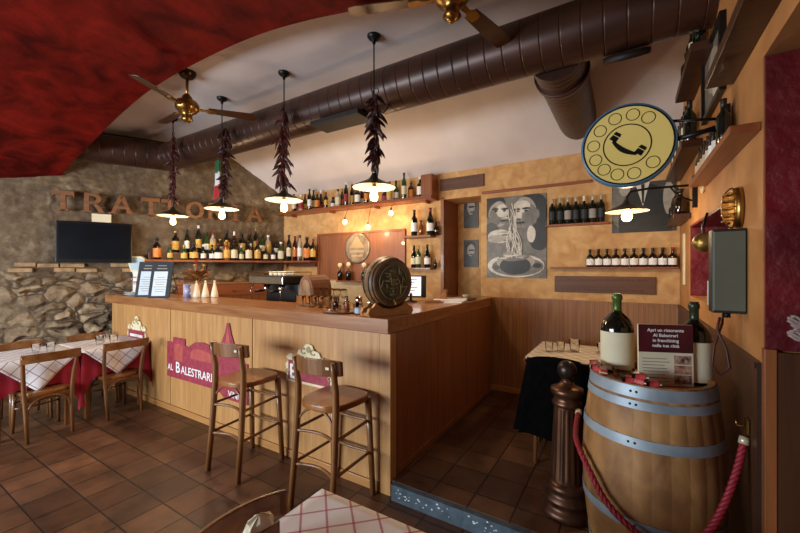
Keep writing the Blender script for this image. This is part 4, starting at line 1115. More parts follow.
PX = [(-1.841, 2.345, 'fourth from left, nearest the small cask'), (-2.962, 2.335, 'third from left'), (-4.017, 2.335, 'second from left, beside the flag'), (-5.103, 2.335, 'leftmost, nearest the television')]
def make_pendant(label, loc, g='pendant lamps over the bar'):
    t = thing('pendant_lamp', label, 'lamp', loc, 0, g)     # origin on the ceiling; shade rim 1.29 below
    M().lathe([(.058, 0), (.058, -.012), (.045, -.03), (.018, -.045), (.012, -.07)], 18).build('canopy', BLACK, t)
    M().tube([(0, 0, -.06), (0, 0, -1.16)], .006, 8).build('rod', BLACK, t)
    m = M(); m.lathe([(.014, -1.17), (.03, -1.20), (.045, -1.222), (.12, -1.258), (.175, -1.284), (.185, -1.29), (.183, -1.294)], 32, close=False); m.build('shade', SHADEG, t)
    m = M(); m.lathe([(.183, -1.2945), (.172, -1.288), (.118, -1.263), (.044, -1.227), (.02, -1.22)], 32, close=False); m.build('shade_lining', LINING, t)
    M().lathe([(.02, -1.225), (.022, -1.235), (.02, -1.285), (.014, -1.29)], 12).build('socket', BRASS, t)
    M().lathe([(.0001, -1.41), (.018, -1.407), (.032, -1.393), (.036, -1.372), (.03, -1.34), (.018, -1.31), (.015, -1.288)], 16).build('bulb', BULB, t)
    L = bpy.data.lights.new('pendant_light', 'POINT'); L.energy = 20; L.color = (1, .76, .48); L.shadow_soft_size = .045
    lo = bpy.data.objects.new('pendant_light', L); COL.objects.link(lo); lo.parent = t; lo.location = (0, 0, -1.46)
    return t
pd = None
for x, z, w in PX:
    lab = 'lit enamel pendant lamp over the bar, ' + w
    if pd is None: pd = make_pendant(lab, (x, 2.55, 3.63))
    else: dup(pd, (x, 2.55, 3.63), 0, lab)
def chili_mesh(i, mt):
    rnd = random.Random(i)
    L = rnd.uniform(.075, .12); b = rnd.uniform(.1, .6); n = 7
    pts = [(L*k/(n-1), 0, -b*L*(k/(n-1))**2) for k in range(n)]
    return M().tube(pts, [.004, .012, .0145, .013, .010, .007, .0015], 7).mesh('chili', mt)
def garland(label, x, y, ztop, zbot, mt, rad, seed, ncount=98):
    t = thing('chili_garland', label, 'chili garland', (x, y, zbot), 0, 'dried chili garlands on the pendants')
    rnd = random.Random(seed); H = ztop - zbot
    MS = [chili_mesh(seed*10 + k, mt) for k in range(4)]
    dx = .018
    M().tube([(dx + .006*math.sin(k), .006*math.cos(k*1.7), H*k/12) for k in range(13)], .005, 6).build('string', STRING, t)
    m = M(); m.tube([(dx + .03*math.cos(a), 0, H + .02 + .03*math.sin(a)) for a in [2*PI*k/12 for k in range(13)]], .004, 6); m.build('hanging_loop', STRING, t)
    for k in range(ncount):
        z = .05 + (H - .06)*(k + rnd.random())/ncount
        o = put('chili', MS[k % 4], t)
        o.location = (dx, 0, z)
        o.rotation_euler = (rnd.uniform(-.4, .4), rnd.uniform(.2, 1.25), rnd.uniform(0, 2*PI))
        s = rad*rnd.uniform(.75, 1.25); o.scale = (s, s, s)
    return t
garland('dark dried chili garland on the pendant nearest the small cask', PX[0][0], 2.55, 3.13, 2.47, CHILID, 1.1, 1)
garland('dried red chili garland on the third pendant from left', PX[1][0] - .03, 2.55, 3.28, 2.47, CHILI, 1.15, 2)
garland('dark dried chili garland beside the Italian flag', PX[2][0] + .04, 2.55, 3.29, 2.44, CHILID, 1.1, 3)
garland('dried red chili garland on the leftmost pendant', PX[3][0] - .01, 2.55, 3.40, 2.48, CHILI, 1.0, 4)
fg = thing('flag', 'small green white and red flag hanging on the second pendant', 'flag', (-4.03, 2.505, 2.455))
for i, (m_, a, b) in enumerate(((FLAGG, .30, .44), (FLAGW, .15, .30), (FLAGR, 0.0, .15))):
    vs, fs = [], []; nx = 7
    for j in range(7):
        z = a + (b - a)*j/6
        w = .035 + .04*(1 - z/.44)
        for k in range(nx):
            xx = (k/(nx-1) - .5)
            vs.append((xx*2*w - .03*(1 - z/.44), .012*math.sin(k*1.9 + z*6), z + .02*xx))
    for j in range(6):
        for k in range(nx-1): fs.append((j*nx+k, j*nx+k+1, (j+1)*nx+k+1, (j+1)*nx+k))
    o = M().add(vs, fs, 0, True).build(('green_band', 'white_band', 'red_band')[i], m_, fg)
    o.modifiers.new('thickness', 'SOLIDIFY').thickness = .002
M().tube([(0, 0, .43), (.01, .02, .47), (.033, .045, .50)], .003, 6).build('tie', STRING, fg)

# ------------------------------------------------------------------ on the bar
Z = CT + .0005
# two menu boards on a wire easel
PAGE = surf('pale_blue_page', '#cfdde6', '#dbe6ec', rough=.6)
def menu_board(label, loc, rz):
    t = thing('menu_stand', label, 'menu', loc, rz, 'menu stands on the bar')
    lean = Rx(-14)
    M().box(-.125, .125, -.008, .008, .0, .46, 0, lean).build('board', SLATE, t, bevel=.003)
    M().box(-.085, .075, -.0105, -.0082, .02, .33, 0, lean).build('page', PAGE, t)
    m = M()
    for k in range(7):
        z = .07 + .03*k; w = .05 + .025*((k*7) % 3)/2
        m.box(-w, w, -.0115, -.0106, z, z + .006, 0, lean)
    m.box(-.06, .06, -.0095, -.0082, .36, .375, 0, lean); m.box(-.05, .05, -.0095, -.0082, .40, .412, 0, lean)
    m.build('print', GREYP, t)
    m = M()
    for sx in (-1, 1): m.tube([(sx*.10, .095, .40), (sx*.11, .26, .004)], .004, 6)
    m.build('prop_leg', BLACK, t)
    return t
mb = menu_board('dark menu stand with pale page at the bar end, left one', (-5.25, 2.285, Z), R(38))
dup(mb, (-4.94, 2.30, Z), R(38), 'dark menu stand with pale page at the bar end, right one')
tp = thing('tap_tower', 'white beer tap tower with blue shield top behind the menu stands', 'tap', bpx(137.5, 2.62, Z), R(40)); tp.scale = (1.12, 1.12, 1.14)
M().lathe([(.07, 0), (.07, .012), (.052, .02), (.05, .24), (.056, .25), (.056, .27)], 20).build('column', WHITE, tp)
m = M(); m.prism([(-.07, 0), (.07, 0), (.115, .16), (.06, .205), (-.06, .205), (-.115, .16)], -.03, .03, 0, Tr(0, 0, .271)); m.build('shield_frame', CREAM, tp, bevel=.004)
m = M(); m.prism([(-.055, .02), (.055, .02), (.092, .153), (.05, .185), (-.05, .185), (-.092, .153)], -.033, -.030, 0, Tr(0, 0, .271)); m.build('shield_face', surf('steel_blue_face', '#8fa6b2', '#a3b8c2', rough=.4), tp)
m = M(); m.lathe([(.0507, .05), (.0507, .15)], 10, a0=R(-130), a1=R(-50), close=False); m.build('logo_patch', SIGNRED, tp)
m = M(); m.tube([(0, -.05, .2), (0, -.12, .205), (0, -.135, .16)], .009, 8); m.build('spout', CHROME, tp)
jr = thing('tall_jar', 'tall clear glass jar with a brown lid at the far bar end', 'jar', (-5.75, 2.55, Z))
M().lathe([(.05, 0), (.055, .005), (.055, .17), (.045, .19), (.043, .19), (.051, .165), (.051, .01), (.0001, .01)], 18, close=False).build('glass', CLEAR, jr); M().lathe([(.047, .191), (.05, .195), (.05, .225), (.01, .232)], 18).build('lid', SLAB, jr)
for i, (x, y, z, lab) in enumerate(((-5.62, 2.32, Z, 'lower white dish stacked at the left end of the bar'), (-5.62, 2.32, Z + .022, 'upper white dish stacked at the left end of the bar'))):
    tag(M().lathe([(.06, 0), (.075, .006), (.12, .018), (.12, .021), (.07, .011), (.0001, .010)], 24, close=False).build('dish', [ENAMEL, BLUE][1 - i], None, (x, y, z)), lab, 'dish', 'dishes at the bar end')
mg = thing('mug', 'white and blue mug on the bar beside the flower pot', 'mug', (-4.76, 2.56, Z))
M().lathe([(.045, 0), (.052, .005), (.055, .16), (.050, .16), (.047, .01), (.0001, .01)], 20, close=False).build('body', surf('blue_white_china', '#c9c6d6', '#7f86b5', (18, 18, 18), 3, .3), mg)
M().tube([(.05 + .04*math.sin(PI*k/8), 0, .04 + .09*k/8) for k in range(9)], .007, 8).build('handle', WHITE, mg)
vs_ = thing('flower_pot', 'wooden block pot with dried leaves and orange flowers on the bar', 'flower pot', (-4.62, 2.60, Z))
M().box(-.055, .055, -.055, .055, 0, .165).build('pot', wood('pale_wood_block', '#b58a63', '#cba27a', 'z', 16), vs_, bevel=.005)
m = M(); rnd = random.Random(3)
LEAF = surf('dry_leaf', '#7d4a22', '#b67a3a', (12, 12, 12), 3, .6)
def leaf(m, base, d, L, w):
    d = Vector(d).normalized(); s = d.cross(Vector((0, 0, 1))); s = s.normalized() if s.length > .01 else Vector((1, 0, 0)); up = s.cross(d)
    vs = []; n = 6
    for k in range(n):
        f = k/(n-1); ww = w*math.sin(PI*(.08 + .9*f)); c = Vector(base) + d*L*f - Vector((0, 0, .25*L*f*f))
        vs += [c - s*ww + up*.3*ww, c, c + s*ww + up*.3*ww]
    fs = []
    for k in range(n-1):
        for q in (0, 1): fs.append((3*k+q, 3*k+q+1, 3*k+q+4, 3*k+q+3))
    m.add(vs, fs, 0, True)
for k in range(26):
    a = rnd.uniform(0, 2*PI); leaf(m, (.02*math.cos(a), .02*math.sin(a), .20 + rnd.random()*.08), (math.cos(a), math.sin(a), rnd.uniform(.15, .9)), rnd.uniform(.13, .22), rnd.uniform(.04, .065))
m.build('foliage', LEAF, vs_)
for k in range(5):
    a = k*1.3; x, y, z = .11*math.cos(a), .07*math.sin(a), .33 + .06*(k % 3)
    m = M(); m.tube([(x*.1, y*.1, .165), (x*.7, y*.7, z*.7 + .05), (x, y, z)], .003, 6)
    for q in range(7): leaf(m, (x, y, z), (math.cos(q*.9), math.sin(q*.9), .6), .045, .016)
    m.ball((x, y, z + .008), .014); m.build('flower', [ORANL, GOLDL, FLAGR][k % 3], vs_)
for i, (x, y) in enumerate(((-4.545, 2.55), (-4.475, 2.62), (-4.41, 2.70))):
    t = thing('cone_flask', 'cream cone-shaped flask on the bar, %s of three' % ['left', 'middle', 'right'][i], 'flask', (x, y, Z), 0, 'cream cone flasks')
    M().lathe([(.042, 0), (.046, .006), (.04, .05), (.018, .15), (.012, .185)], 18).build('body', surf('cream_china', '#ddd0b4', '#e6dac0', rough=.35) if 'cream_china' not in bpy.data.materials else bpy.data.materials['cream_china'], t)
    M().lathe([(.0135, .186), (.0135, .20), (.006, .21)], 12).build('stopper', CREAML, t)
# coffee machine on the service counter
cm = thing('coffee_machine', 'black coffee machine with cups on top behind the bar', 'coffee machine', (-3.56, 3.03, 1.0005)); cm.scale = (.80, 1, 1)
M().box(-.36, .36, -.24, .22, .07, .20).build('base', BLKPLA, cm, bevel=.01); M().box(-.36, .36, .0, .22, .20, .46).build('rear_body', BLKPLA, cm, bevel=.01)
M().box(-.37, .37, -.22, .22, .462, .56).build('head', BLACK, cm, bevel=.015)
for sx in (-.3, .3):
    for sy in (-.18, .17): M().lathe([(.025, 0), (.02, .069)], 12, 0, Tr(sx, sy, 0)).build('foot', BLACK, cm)
M().box(-.34, .34, -.235, -.02, .2005, .212).build('drip_tray', CHROME, cm)
for x in (-.16, .16):
    g = M().lathe([(.04, .39), (.042, .40), (.042, .46)], 16, 0, Tr(x, -.11, 0)).build('group_head', CHROME, cm); M().tube([(x, -.14, .385), (x, -.28, .375)], .014, 10).build('filter_handle', BLKPLA, g)
for x in (-.32, .32): M().tube([(x, -.2, .46), (x, -.24, .40), (x, -.22, .26)], .006, 8).build('steam_wand', CHROME, cm)
M().box(-.365, .365, -.24, -.222, .47, .55).build('control_panel', CHROME, cm, bevel=.004)
m = M()
for x in (-.36, .36): m.tube([(x, -.2, .565), (x, -.2, .60), (x, .2, .60), (x, .2, .565)], .005, 6)
m.tube([(-.36, -.2, .60), (.36, -.2, .60)], .005, 6); m.build('cup_rail', BRASS, cm)
CUP = M().lathe([(.02, 0), (.028, .01), (.033, .05), (.030, .05), (.025, .012), (.0001, .012)], 14, close=False).mesh('espresso_cup', ENAMEL)
for k in range(8):
    x, y = -3.56 - .02 + .075*(k % 4), 2.90 + .11*(k//4)
    o = put('espresso_cup', CUP, None, (x, y, 1.5605 + .0005)); tag(o, 'small white cup on the coffee machine, %s in the %s row' % (ORD[k % 4] + ' from left', 'front' if k < 4 else 'back'), 'cup', 'cups on the coffee machine')
# bread box
bb = thing('bread_box', 'rounded reddish wooden bread box right of the coffee machine', 'bread box', (-2.98, 3.0, 1.0005))
prof = [(-.2, 0), (.2, 0), (.2, .30)] + [(.2*math.cos(PI*k/12), .30 + .14*math.sin(PI*k/12)) for k in range(1, 12)] + [(-.2, .30)]
M().prism(prof, -.14, .16).build('body', wood('red_brown_box', '#5d3520', '#7a4a2c', 'x', 16), bb, bevel=.008)
M().prism([(a*.8, b*.78 + .06) for a, b in prof], -.150, -.1402).build('front_window', surf('brown_glaze', '#6b4f38', '#94785a', (9, 9, 9), 4, .25), bb)
M().ball((.0, -.16, .10), .014).build('knob', BRASS, bb)
bb.scale = (.54, 1, 1.3)
GS = 'glasses standing on the bar by the tray'
k = 0
for r_ in range(3):
    for c_ in range(5):
        tumbler((-2.68 + .085*c_ + .03*r_, 2.50 + .085*r_, Z), 'clear bar glass, %s from left in the %s row by the tray' % (ORD[c_], ['front', 'middle', 'back'][r_]), GS, WINEG if r_ == 2 else TUMB, 'bar_glass', 1.0 if r_ == 2 else 1.12)
ty = thing('serving_tray', 'round dark serving tray on the bar left of the small cask', 'tray', (-2.02, 2.36, Z))
M().lathe([(.0001, 0), (.15, 0), (.165, .012), (.162, .014), (.148, .006), (.0001, .006)], 28, close=False).build('tray', DKWOOD, ty)
GS = 'things on the serving tray'
for i, (x, y, kd, g, s, lab) in enumerate(((-2.10, 2.36, 'flacon', GBRN, .62, 'small brown cruet on the serving tray, left'), (-2.03, 2.42, 'flacon', GWINE, .66, 'small red cruet at the back of the serving tray'), (-1.96, 2.34, 'flacon', AMBER, .6, 'small amber cruet on the serving tray, right'))):
    bottle(kd, g, None, CAPB, (x, y, Z + .0065), lab, GS, s)
for i, (x, y) in enumerate(((-2.06, 2.28), (-1.99, 2.26), (-1.93, 2.42))): tumbler((x, y, Z + .0065), 'shot glass on the serving tray, %s' % ['front left', 'front right', 'rear'][i], 'shot glasses on the serving tray', s=.66)
jr = thing('sugar_jar', 'small glass jar with white label and steel lid beside the cask cradle', 'jar', (-1.80, 2.29, Z))
M().lathe([(.03, 0), (.033, .004), (.033, .09), (.028, .10), (.0001, .10)], 18, close=False).build('glass', CLEAR, jr); M().lathe([(.0335, .012), (.0335, .055)], 16, close=False).build('paper_label', BLUE, jr)
M().lathe([(.03, .101), (.031, .104), (.031, .14), (.02, .146)], 18).build('lid', CHROME, jr)
# small cask on its cradle
ck = thing('small_cask', 'small dark oak cask with a carved round face on the bar corner', 'cask', (-1.68, 2.43, Z), R(-21))   # axis along local x
MA = Tr(-.16, 0, .255) @ Ry(90) @ Tr(0, 0, .165) @ Matrix.Diagonal((1, 1, .485, 1))
R0 = .185
pr = [(R0*.97 + R0*.13*math.sin(PI*k/12), .32*k/12) for k in range(13)]
M().lathe(pr, 32, 0, MA).build('staves', OAKD, ck)
m = M(); m.lathe([(R0*.84, .318), (R0*.97, .323), (R0*.975, .316), (R0*.99, .30)], 32, 0, MA, close=False); m.build('chime', OAKD, ck)
m = M(); m.lathe([(.0001, .3225), (R0*.84, .3225)], 32, 0, MA, close=False); m.build('head', surf('mossy_old_head', '#3d3d33', '#66634c', (16, 16, 16), 6, .5, .5), ck)
for z in (.035, .10, .225, .29):
    r = R0*.97 + R0*.13*math.sin(PI*z/.32) + .002
    m = M(); m.lathe([(r, z - .012), (r + .002, z), (r, z + .012)], 32, 0, MA, close=False); m.build('hoop', BLACK, ck)
m = M(); rnd = random.Random(9)
m.tube([(.165, R0*.70*math.cos(a), .255 + R0*.70*math.sin(a)) for a in [2*PI*k/30 for k in range(31)]], .003, 6)
for k in range(34):
    a = rnd.uniform(0, 2*PI); q = rnd.uniform(0, .60)*R0; yy, zz = q*math.cos(a), q*math.sin(a); L = rnd.uniform(.012, .04); s = rnd.choice((0, 1.2, -1.0, 1.57))
    m.tube([(.165, yy - L*math.cos(s), .255 + zz - L*math.sin(s)), (.168, yy, .255 + zz), (.165, yy + L*math.cos(s), .255 + zz + L*math.sin(s))], .004, 6)
m.build('carving', surf('green_gold_carving', '#77754f', '#a29763', (20, 20, 20), 4, .45), ck)
m = M(); m.tube([(.16, 0, .115), (.195, 0, .112)], .012, 10); m.tube([(.19, 0, .112), (.192, 0, .08)], .008, 8); m.build('tap', BRASS, ck)
cr = thing('cask_cradle', 'wooden scroll-ended cradle under the small cask', 'cradle', (-1.68, 2.43, Z), R(-21))
prof = [(-.20, 0), (.20, 0), (.215, .03), (.20, .062), (.17, .07)] + [(.205*math.sin(a), .255 - .205*math.cos(a)) for a in [R(50 - 100*k/14) for k in range(15)]] + [(-.17, .07), (-.20, .062), (-.215, .03)]
prof = [p for p in prof if p[1] <= .12]
for x in (.035, .125): M().prism(prof, -.016, .016, 0, Tr(x, 0, 0) @ Rz(90)).build('bearer', PINEX, cr, bevel=.003)
for y0 in (-.20, .16): M().box(.0, .14, y0, y0 + .04, .002, .03).build('side_bar', PINEX, cr, bevel=.003)
# till screen, box, papers, cup at the far end of the side run
tl = thing('till_screen', 'white lit till screen on a black stand behind the cask', 'screen', (-2.0, 3.45, Z - .001), R(26))
M().lathe([(.07, 0), (.07, .01), (.015, .02), (.015, .09)], 16).build('foot', BLKPLA, tl)
M().box(-.165, .165, -.012, .018, .05, .29, 0, Rx(-12)).build('case', BLKPLA, tl, bevel=.006); M().box(-.15, .11, -.0145, -.0122, .065, .275, 0, Rx(-12)).build('display', glow('till_display', '#dfe3ea', .7), tl)
m = M()
for k in range(6): m.box(-.12 + .01*(k % 2), .02 + .05*(k % 3)/2, -.0155, -.0146, .09 + .03*k, .10 + .03*k, 0, Rx(-12))
m.build('screen_lines', GREYP, tl)
tb = thing('brush_rest', 'red-brown wooden wedge stand beside the till', 'stand', (-1.78, 3.60, Z - .001), R(20))
M().prism([(-.11, 0), (.12, 0), (.13, .13), (.11, .14), (.05, .05), (-.10, .03)], -.06, .06).build('wedge', SLAB, tb, bevel=.006)
tb.name = 'wedge_stand'
for i in range(3):
    z = Z - .001 + .0125*i
    tag(M().box(-.17, .17, -.12, .12, 0, .012).build('paper_stack', [WHITE, CREAML, WHITE][i], None, (-1.66 + .01*i, 3.70, z), R(8 + 5*i), bevel=.002), ['lowest', 'middle', 'topmost'][i] + ' white menu folder stacked at the far bar end', 'folder', 'folders at the far bar end')
tag(M().lathe([(.02, 0), (.028, .004), (.04, .035), (.036, .035), (.024, .008), (.0001, .008)], 18, close=False).build('small_cup', ENAMEL, None, (-1.62, 4.08, Z - .001)), 'small white cup at the end of the bar', 'cup')
tag(M().box(-.16, .16, -.11, .11, 0, .018).build('dark_tray', BLKPLA, None, (-1.67, 4.02 + .02, Z - .001 ), R(4), bevel=.004), 'flat black tray at the end of the bar', 'tray').location.z = Z - .0005
bpy.data.objects['small_cup'].location.z = Z + .018

# ------------------------------------------------------------------ big barrel and what stands on it
BX, BY = .090, 2.20
BZ = .208
bl_ = thing('wine_barrel', 'large oak wine barrel with grey steel hoops at the right', 'barrel', (BX, BY, BZ), R(20))
Rm, Rb = .252, .297
BH = .92
def br(z): return Rm + (Rb - Rm)*math.sin(PI*z/BH)
tag(M().lathe([(.25, 0), (.26, .005), (.26, BZ - FH - .006), (.25, BZ - FH - .001)], 36).build('barrel_stand', DKWOOD, None, (BX, BY, FH)), 'low round dark wooden stand under the large barrel', 'stand')
def oak_mesh():
    m = M(); n = 26; vs, fs = [], []
    for s_ in range(n):
        a0, a1 = 2*PI*s_/n, 2*PI*(s_+1)/n
        for j in range(17):
            z = BH*j/16; r = br(z)
            for q in range(4):
                a = a0 + (a1 - a0)*q/3; rr = r - (.0035 if q in (0, 3) else 0)
                vs.append((rr*math.cos(a), rr*math.sin(a), z))
    for s_ in range(n):
        o = s_*68
        for j in range(16):
            for q in range(3): fs.append((o + 4*j + q, o + 4*j + q + 1, o + 4*j + q + 5, o + 4*j + q + 4))
    m.add(vs, fs, 0, True)
    m.lathe([(Rm - .002, BH), (Rm - .026, BH - .001), (Rm - .028, BH - .03)], 52, close=False)
    return m
OAKS = surf('weathered_oak', '#7a512d', '#b5864e', (9, 9, 5), 6, .6, .15, lo=.3, hi=.75, dist=.5)
oak_mesh().build('staves', OAKS, bl_)
M().lathe([(.0001, BH - .031), (Rm - .027, BH - .031)], 40, close=False).build('head', OAKS, bl_)
for z, w in ((BH - .03, .05), (BH - .085, .036), (.672, .044), (.312, .044), (.085, .036), (.03, .05)):
    m = M(); k4 = [z - w/2 + w*q/4 for q in range(5)]
    m.lathe([(br(q) + .0045, q) for q in k4], 60, close=False)
    m.lathe([(br(k4[0]) + .001, k4[0]), (br(k4[0]) + .0045, k4[0])], 60, close=False); m.lathe([(br(k4[4]) + .0045, k4[4]), (br(k4[4]) + .001, k4[4])], 60, close=False)
    h_ = m.build('hoop', HOOP, bl_)
    for a in (R(-128), R(-123)): M().ball(((br(z) + .004)*math.cos(a), (br(z) + .004)*math.sin(a), z), .0055).build('rivet', BLACK, h_)
HD = BZ + BH - .0305
def big_bottle(label, loc, glass, neck):
    t = thing('large_bottle', label, 'bottle', loc, 0, 'large bottles on the barrel')
    pr = [(.066, 0), (.074, .008), (.074, .205), (.071, .235), (.060, .26), (.040, .282), (.024, .297), (.0195, .312), (.019, .36), (.023, .362), (.023, .378), (.019, .38), (.019, .388)]
    M().lathe(pr, 28).build('glass', glass, t)
    M().lathe([(.0748, .015), (.0748, .203)], 28, close=False, a0=R(-215), a1=R(35)).build('paper_label', CREAML, t)
    M().lathe([(.0215, .306), (.0205, .315), (.020, .357), (.024, .361), (.024, .38), (.02, .386), (.019, .392)], 20).build('capsule', neck, t)
    return t
bb1 = big_bottle('large green-necked wine bottle with blank cream label, left on the barrel', (-.050, 2.30, HD), GDARK, surf('green_foil', '#4d6a2e', '#5f7d3a', rough=.3, metal=.3))
bb2 = big_bottle('large dark wine bottle behind the flyer, right on the barrel', (.272, 2.27, HD), GDARK, surf('dark_foil', '#23301f', '#2f3f2a', rough=.3))
bb1.scale = (1.06, 1.06, 1.06)
bb2.scale = (.96, .96, .99)
fy = thing('flyer', 'maroon and cream flyer standing on the barrel', 'flyer', (.150, 2.13, HD), R(21))
fl_t = Rx(-2) @ Matrix.Diagonal((1.0, 1, 1.0, 1))
M().box(-.115, .115, -.006, .006, 0, .285, 0, fl_t).build('card', CREAML, fy)
M().box(-.115, .115, -.0075, -.0061, .155, .285, 0, fl_t).build('header', surf('maroon_print', '#3d1016', '#54161d', (9, 9, 9), 3, .5), fy)
for k in range(3): M().box(.035, .105, -.0075, -.0061, .012 + .045*k, .052 + .045*k, 0, fl_t).build('photo_square', surf('flyer_photo_%d' % k, ['#5a2a22', '#8a4a38', '#3a201a'][k], '#c9a48a', (50, 50, 50), 3, .5), fy)
for k, s_ in enumerate(('Apri un ristorante', 'Al Balestrari', 'in franchising', 'nella tua città')):
    o = put_text(fy, s_, .021, (0, 0, 0), WHITE, 'CENTER', .0003, .0004, fl_t @ Tr(.0, -.0085, .252 - .024*k))
m = M()
for k in range(8): m.box(-.10, .015 - .01*(k % 3), -.0068, -.0061, .018 + .015*k, .022 + .015*k, 0, fl_t)
m.build('small_print', GREYP, fy)
PK = surf('red_sachet', '#a8262a', '#c9504a', (40, 40, 40), 2, .35)
for i, (an, dz, tl_, w_) in enumerate(((178, 0, 12, 'leftmost of the left cluster'), (190, 0, -14, 'second in the left cluster'), (202, 0, 10, 'third in the left cluster'), (213, 0, -12, 'rightmost of the left cluster'),
        (248, 0, 16, 'left one below the flyer'), (259, 0, -10, 'middle one below the flyer'), (269, 0, 12, 'right one below the flyer'), (258, .024, 8, 'on top below the flyer'))):
    a = R(an)
    t = thing('sachet', 'small red and black sweet sachet on the barrel rim, ' + w_, 'sachet', (BX + .236*math.cos(a), BY + .236*math.sin(a), HD + .0322 + dz), a + PI/2 + R(tl_*2), 'red sachets on the barrel rim'); t.scale = (1.25, 1.2, 1.2)
    M().box(-.022, .022, -.016, .016, .0, .022, 0, Rx(tl_*.5)).build('wrapper', PK, t, bevel=.005); M().box(-.0222, -.012, -.0163, .0163, .004, .0225, 0, Rx(tl_*.5)).build('band', BLKPLA, t)
    M().box(.0215, .029, -.014, .014, .008, .012, 0, Rx(tl_*.5)).build('crimp', CREAML, t)
tumbler((-.02, 2.165, HD + .0005), 'short glass dish between the large bottle and the flyer', None, M().lathe([(.04, 0), (.046, .004), (.05, .05), (.047, .05), (.042, .008), (.0001, .008)], 20, close=False).mesh('glass_dish', CLEAR), 'glass_dish')

# ------------------------------------------------------------------ bollard, wall hook and rope
bo = thing('bollard', 'bronze fluted bollard with a ball top at the step', 'bollard', (-.329, 2.54, FH))
pr = [(.16, 0), (.162, .02), (.155, .04), (.14, .05), (.135, .075), (.145, .085), (.145, .10), (.125, .115), (.118, .14), (.125, .15), (.12, .17), (.10, .19)]
M().lathe(pr, 36).build('base', BRONZE, bo)
m = M(); vs, fs = [], []; n = 96
for j, z in enumerate((.188, .20, .225, .60, .625, .635)):
    for k in range(n):
        a = 2*PI*k/n; fl = .006*(.5 + .5*math.cos(a*16)) if 1 < j < 4 else 0
        r = (.098 - .022*(z - .19)/.45) - fl
        vs.append((r*math.cos(a), r*math.sin(a), z))
for j in range(5):
    for k in range(n): fs.append((j*n+k, j*n+(k+1) % n, (j+1)*n+(k+1) % n, (j+1)*n+k))
m.add(vs, fs, 0, True).build('fluted_shaft', BRONZE, bo)
M().lathe([(.078, .63), (.088, .64), (.088, .655), (.078, .665), (.075, .69), (.09, .70), (.098, .715), (.095, .735), (.07, .745), (.05, .755), (.034, .775), (.032, .79), (.04, .795)], 36).build('capital', BRONZE, bo)
M().ball((0, 0, .842), .058, 24, 14).build('ball', surf('dark_bronze_ball', '#2b221d', '#3a2e27', rough=.35, metal=.6), bo)
m = M(); m.tube([(.05, -.06, .635), (.075, -.088, .64), (.08, -.095, .62)], .007, 8); m.build('hook', BRASS, bo)
bo.scale = (1, 1, 1.055)
wh = thing('wall_hook', 'small brass rope hook on the dark right wall', 'hook', (RW - .025, 2.04, 1.0))
M().box(-.008, .0, -.02, .02, -.03, .03, 0, Tr(0.004, 0, 0)).build('plate', BRASS, wh); M().tube([(-.004, 0, 0), (-.03, 0, -.005), (-.034, 0, .018)], .005, 8).build('hook', BRASS, wh)
# twisted rope: three strands round a sagging line in front of the barrel
ctrl = [Vector(p) for p in ((-.252, 2.445, .79), (-.25, 2.33, .765), (-.238, 2.18, .745), (-.200, 2.035, .735), (-.150, 1.955, .68), (-.095, 1.912, .605), (-.02, 1.875, .55), (.08, 1.855, .51), (.19, 1.868, .52), (.27, 1.90, .59), (.33, 1.945, .70), (.383, 2.0, .85), (.408, 2.035, .955))]
path = []
for i in range(len(ctrl) - 1):
    p = [ctrl[max(i-1, 0)], ctrl[i], ctrl[i+1], ctrl[min(i+2, len(ctrl)-1)]]
    for k in range(14): path.append(Vector([cat(p[0][q], p[1][q], p[2][q], p[3][q], k/14) for q in range(3)]))
path.append(ctrl[-1])
rp = thing('rope', 'crimson twisted barrier rope hanging in front of the barrel', 'rope', tuple(path[0]))
o0 = path[0]
m = M()
for s_ in range(3):
    pts = []; ln = 0
    for i, p in enumerate(path):
        if i: ln += (path[i] - path[i-1]).length
        t = (path[min(i+1, len(path)-1)] - path[max(i-1, 0)]).normalized()
        u = t.cross(Vector((.3, .2, .93))).normalized(); w = t.cross(u)
        a = ln*2*PI/.075 + s_*2*PI/3
        pts.append(p - o0 + (u*math.cos(a) + w*math.sin(a))*.0068)
    m.tube(pts, .0085, 8)
m.build('strands', ROPE, rp)
for a, b in ((0, 5), (len(path) - 6, len(path) - 1)):
    M().tube([path[a] - o0, path[b] - o0], .0175, 12).build('end_sleeve', surf('pale_brass_sleeve', '#d8c8a0', '#e2d4b0', rough=.3, metal=.4) if 'pale_brass_sleeve' not in bpy.data.materials else bpy.data.materials['pale_brass_sleeve'], rp)

# ------------------------------------------------------------------ right wall
def rshelf(label, y0, y1, z, d, th, mat=DKWOODY):
    t = thing('side_shelf', label, 'shelf', (RW, (y0+y1)/2, z), RRZ)
    w = (y1 - y0)/2
    M().box(-w, w, -d, -.001, -th, 0).build('board', mat, t, bevel=.003)
    return t
rshelf('dark wooden shelf high on the right wall, above the framed picture', 1.50, 2.39, 2.60, .11, .05)
rshelf('dark wooden shelf on the right wall just under the duct', 2.82, 3.65, 3.01, .12, .05)
rshelf('wooden shelf of bottles on the right wall behind the round telephone sign', 3.26, 4.5, 2.55, .12, .05)
rshelf('wooden shelf on the right wall beside the telephone sign bracket', 1.95, 3.11, 2.22, .095, .034, SHELFW)
rshelf('low wooden shelf on the right wall behind the wall lamp arm', 3.80, 4.5, 2.10, .12, .04)
GS = 'bottles on the right wall shelves'
for i in range(9):
    bottle('bordeaux', GDARK, CREAML if i % 2 else None, CAPB, (RW - .055, 3.42 + .115*i, 2.55), 'dark bottle behind the telephone sign, %s from near end of its shelf' % ORD[i], GS, 1.1)
for i in range(7):
    bottle('beer', GBRN, WHITE, CAPB, (RW - .05, 2.44 + .09*i, 2.22), 'small dark bottle with white label, %s from near end, right wall shelf' % ORD[i], GS, .9, R(-90))
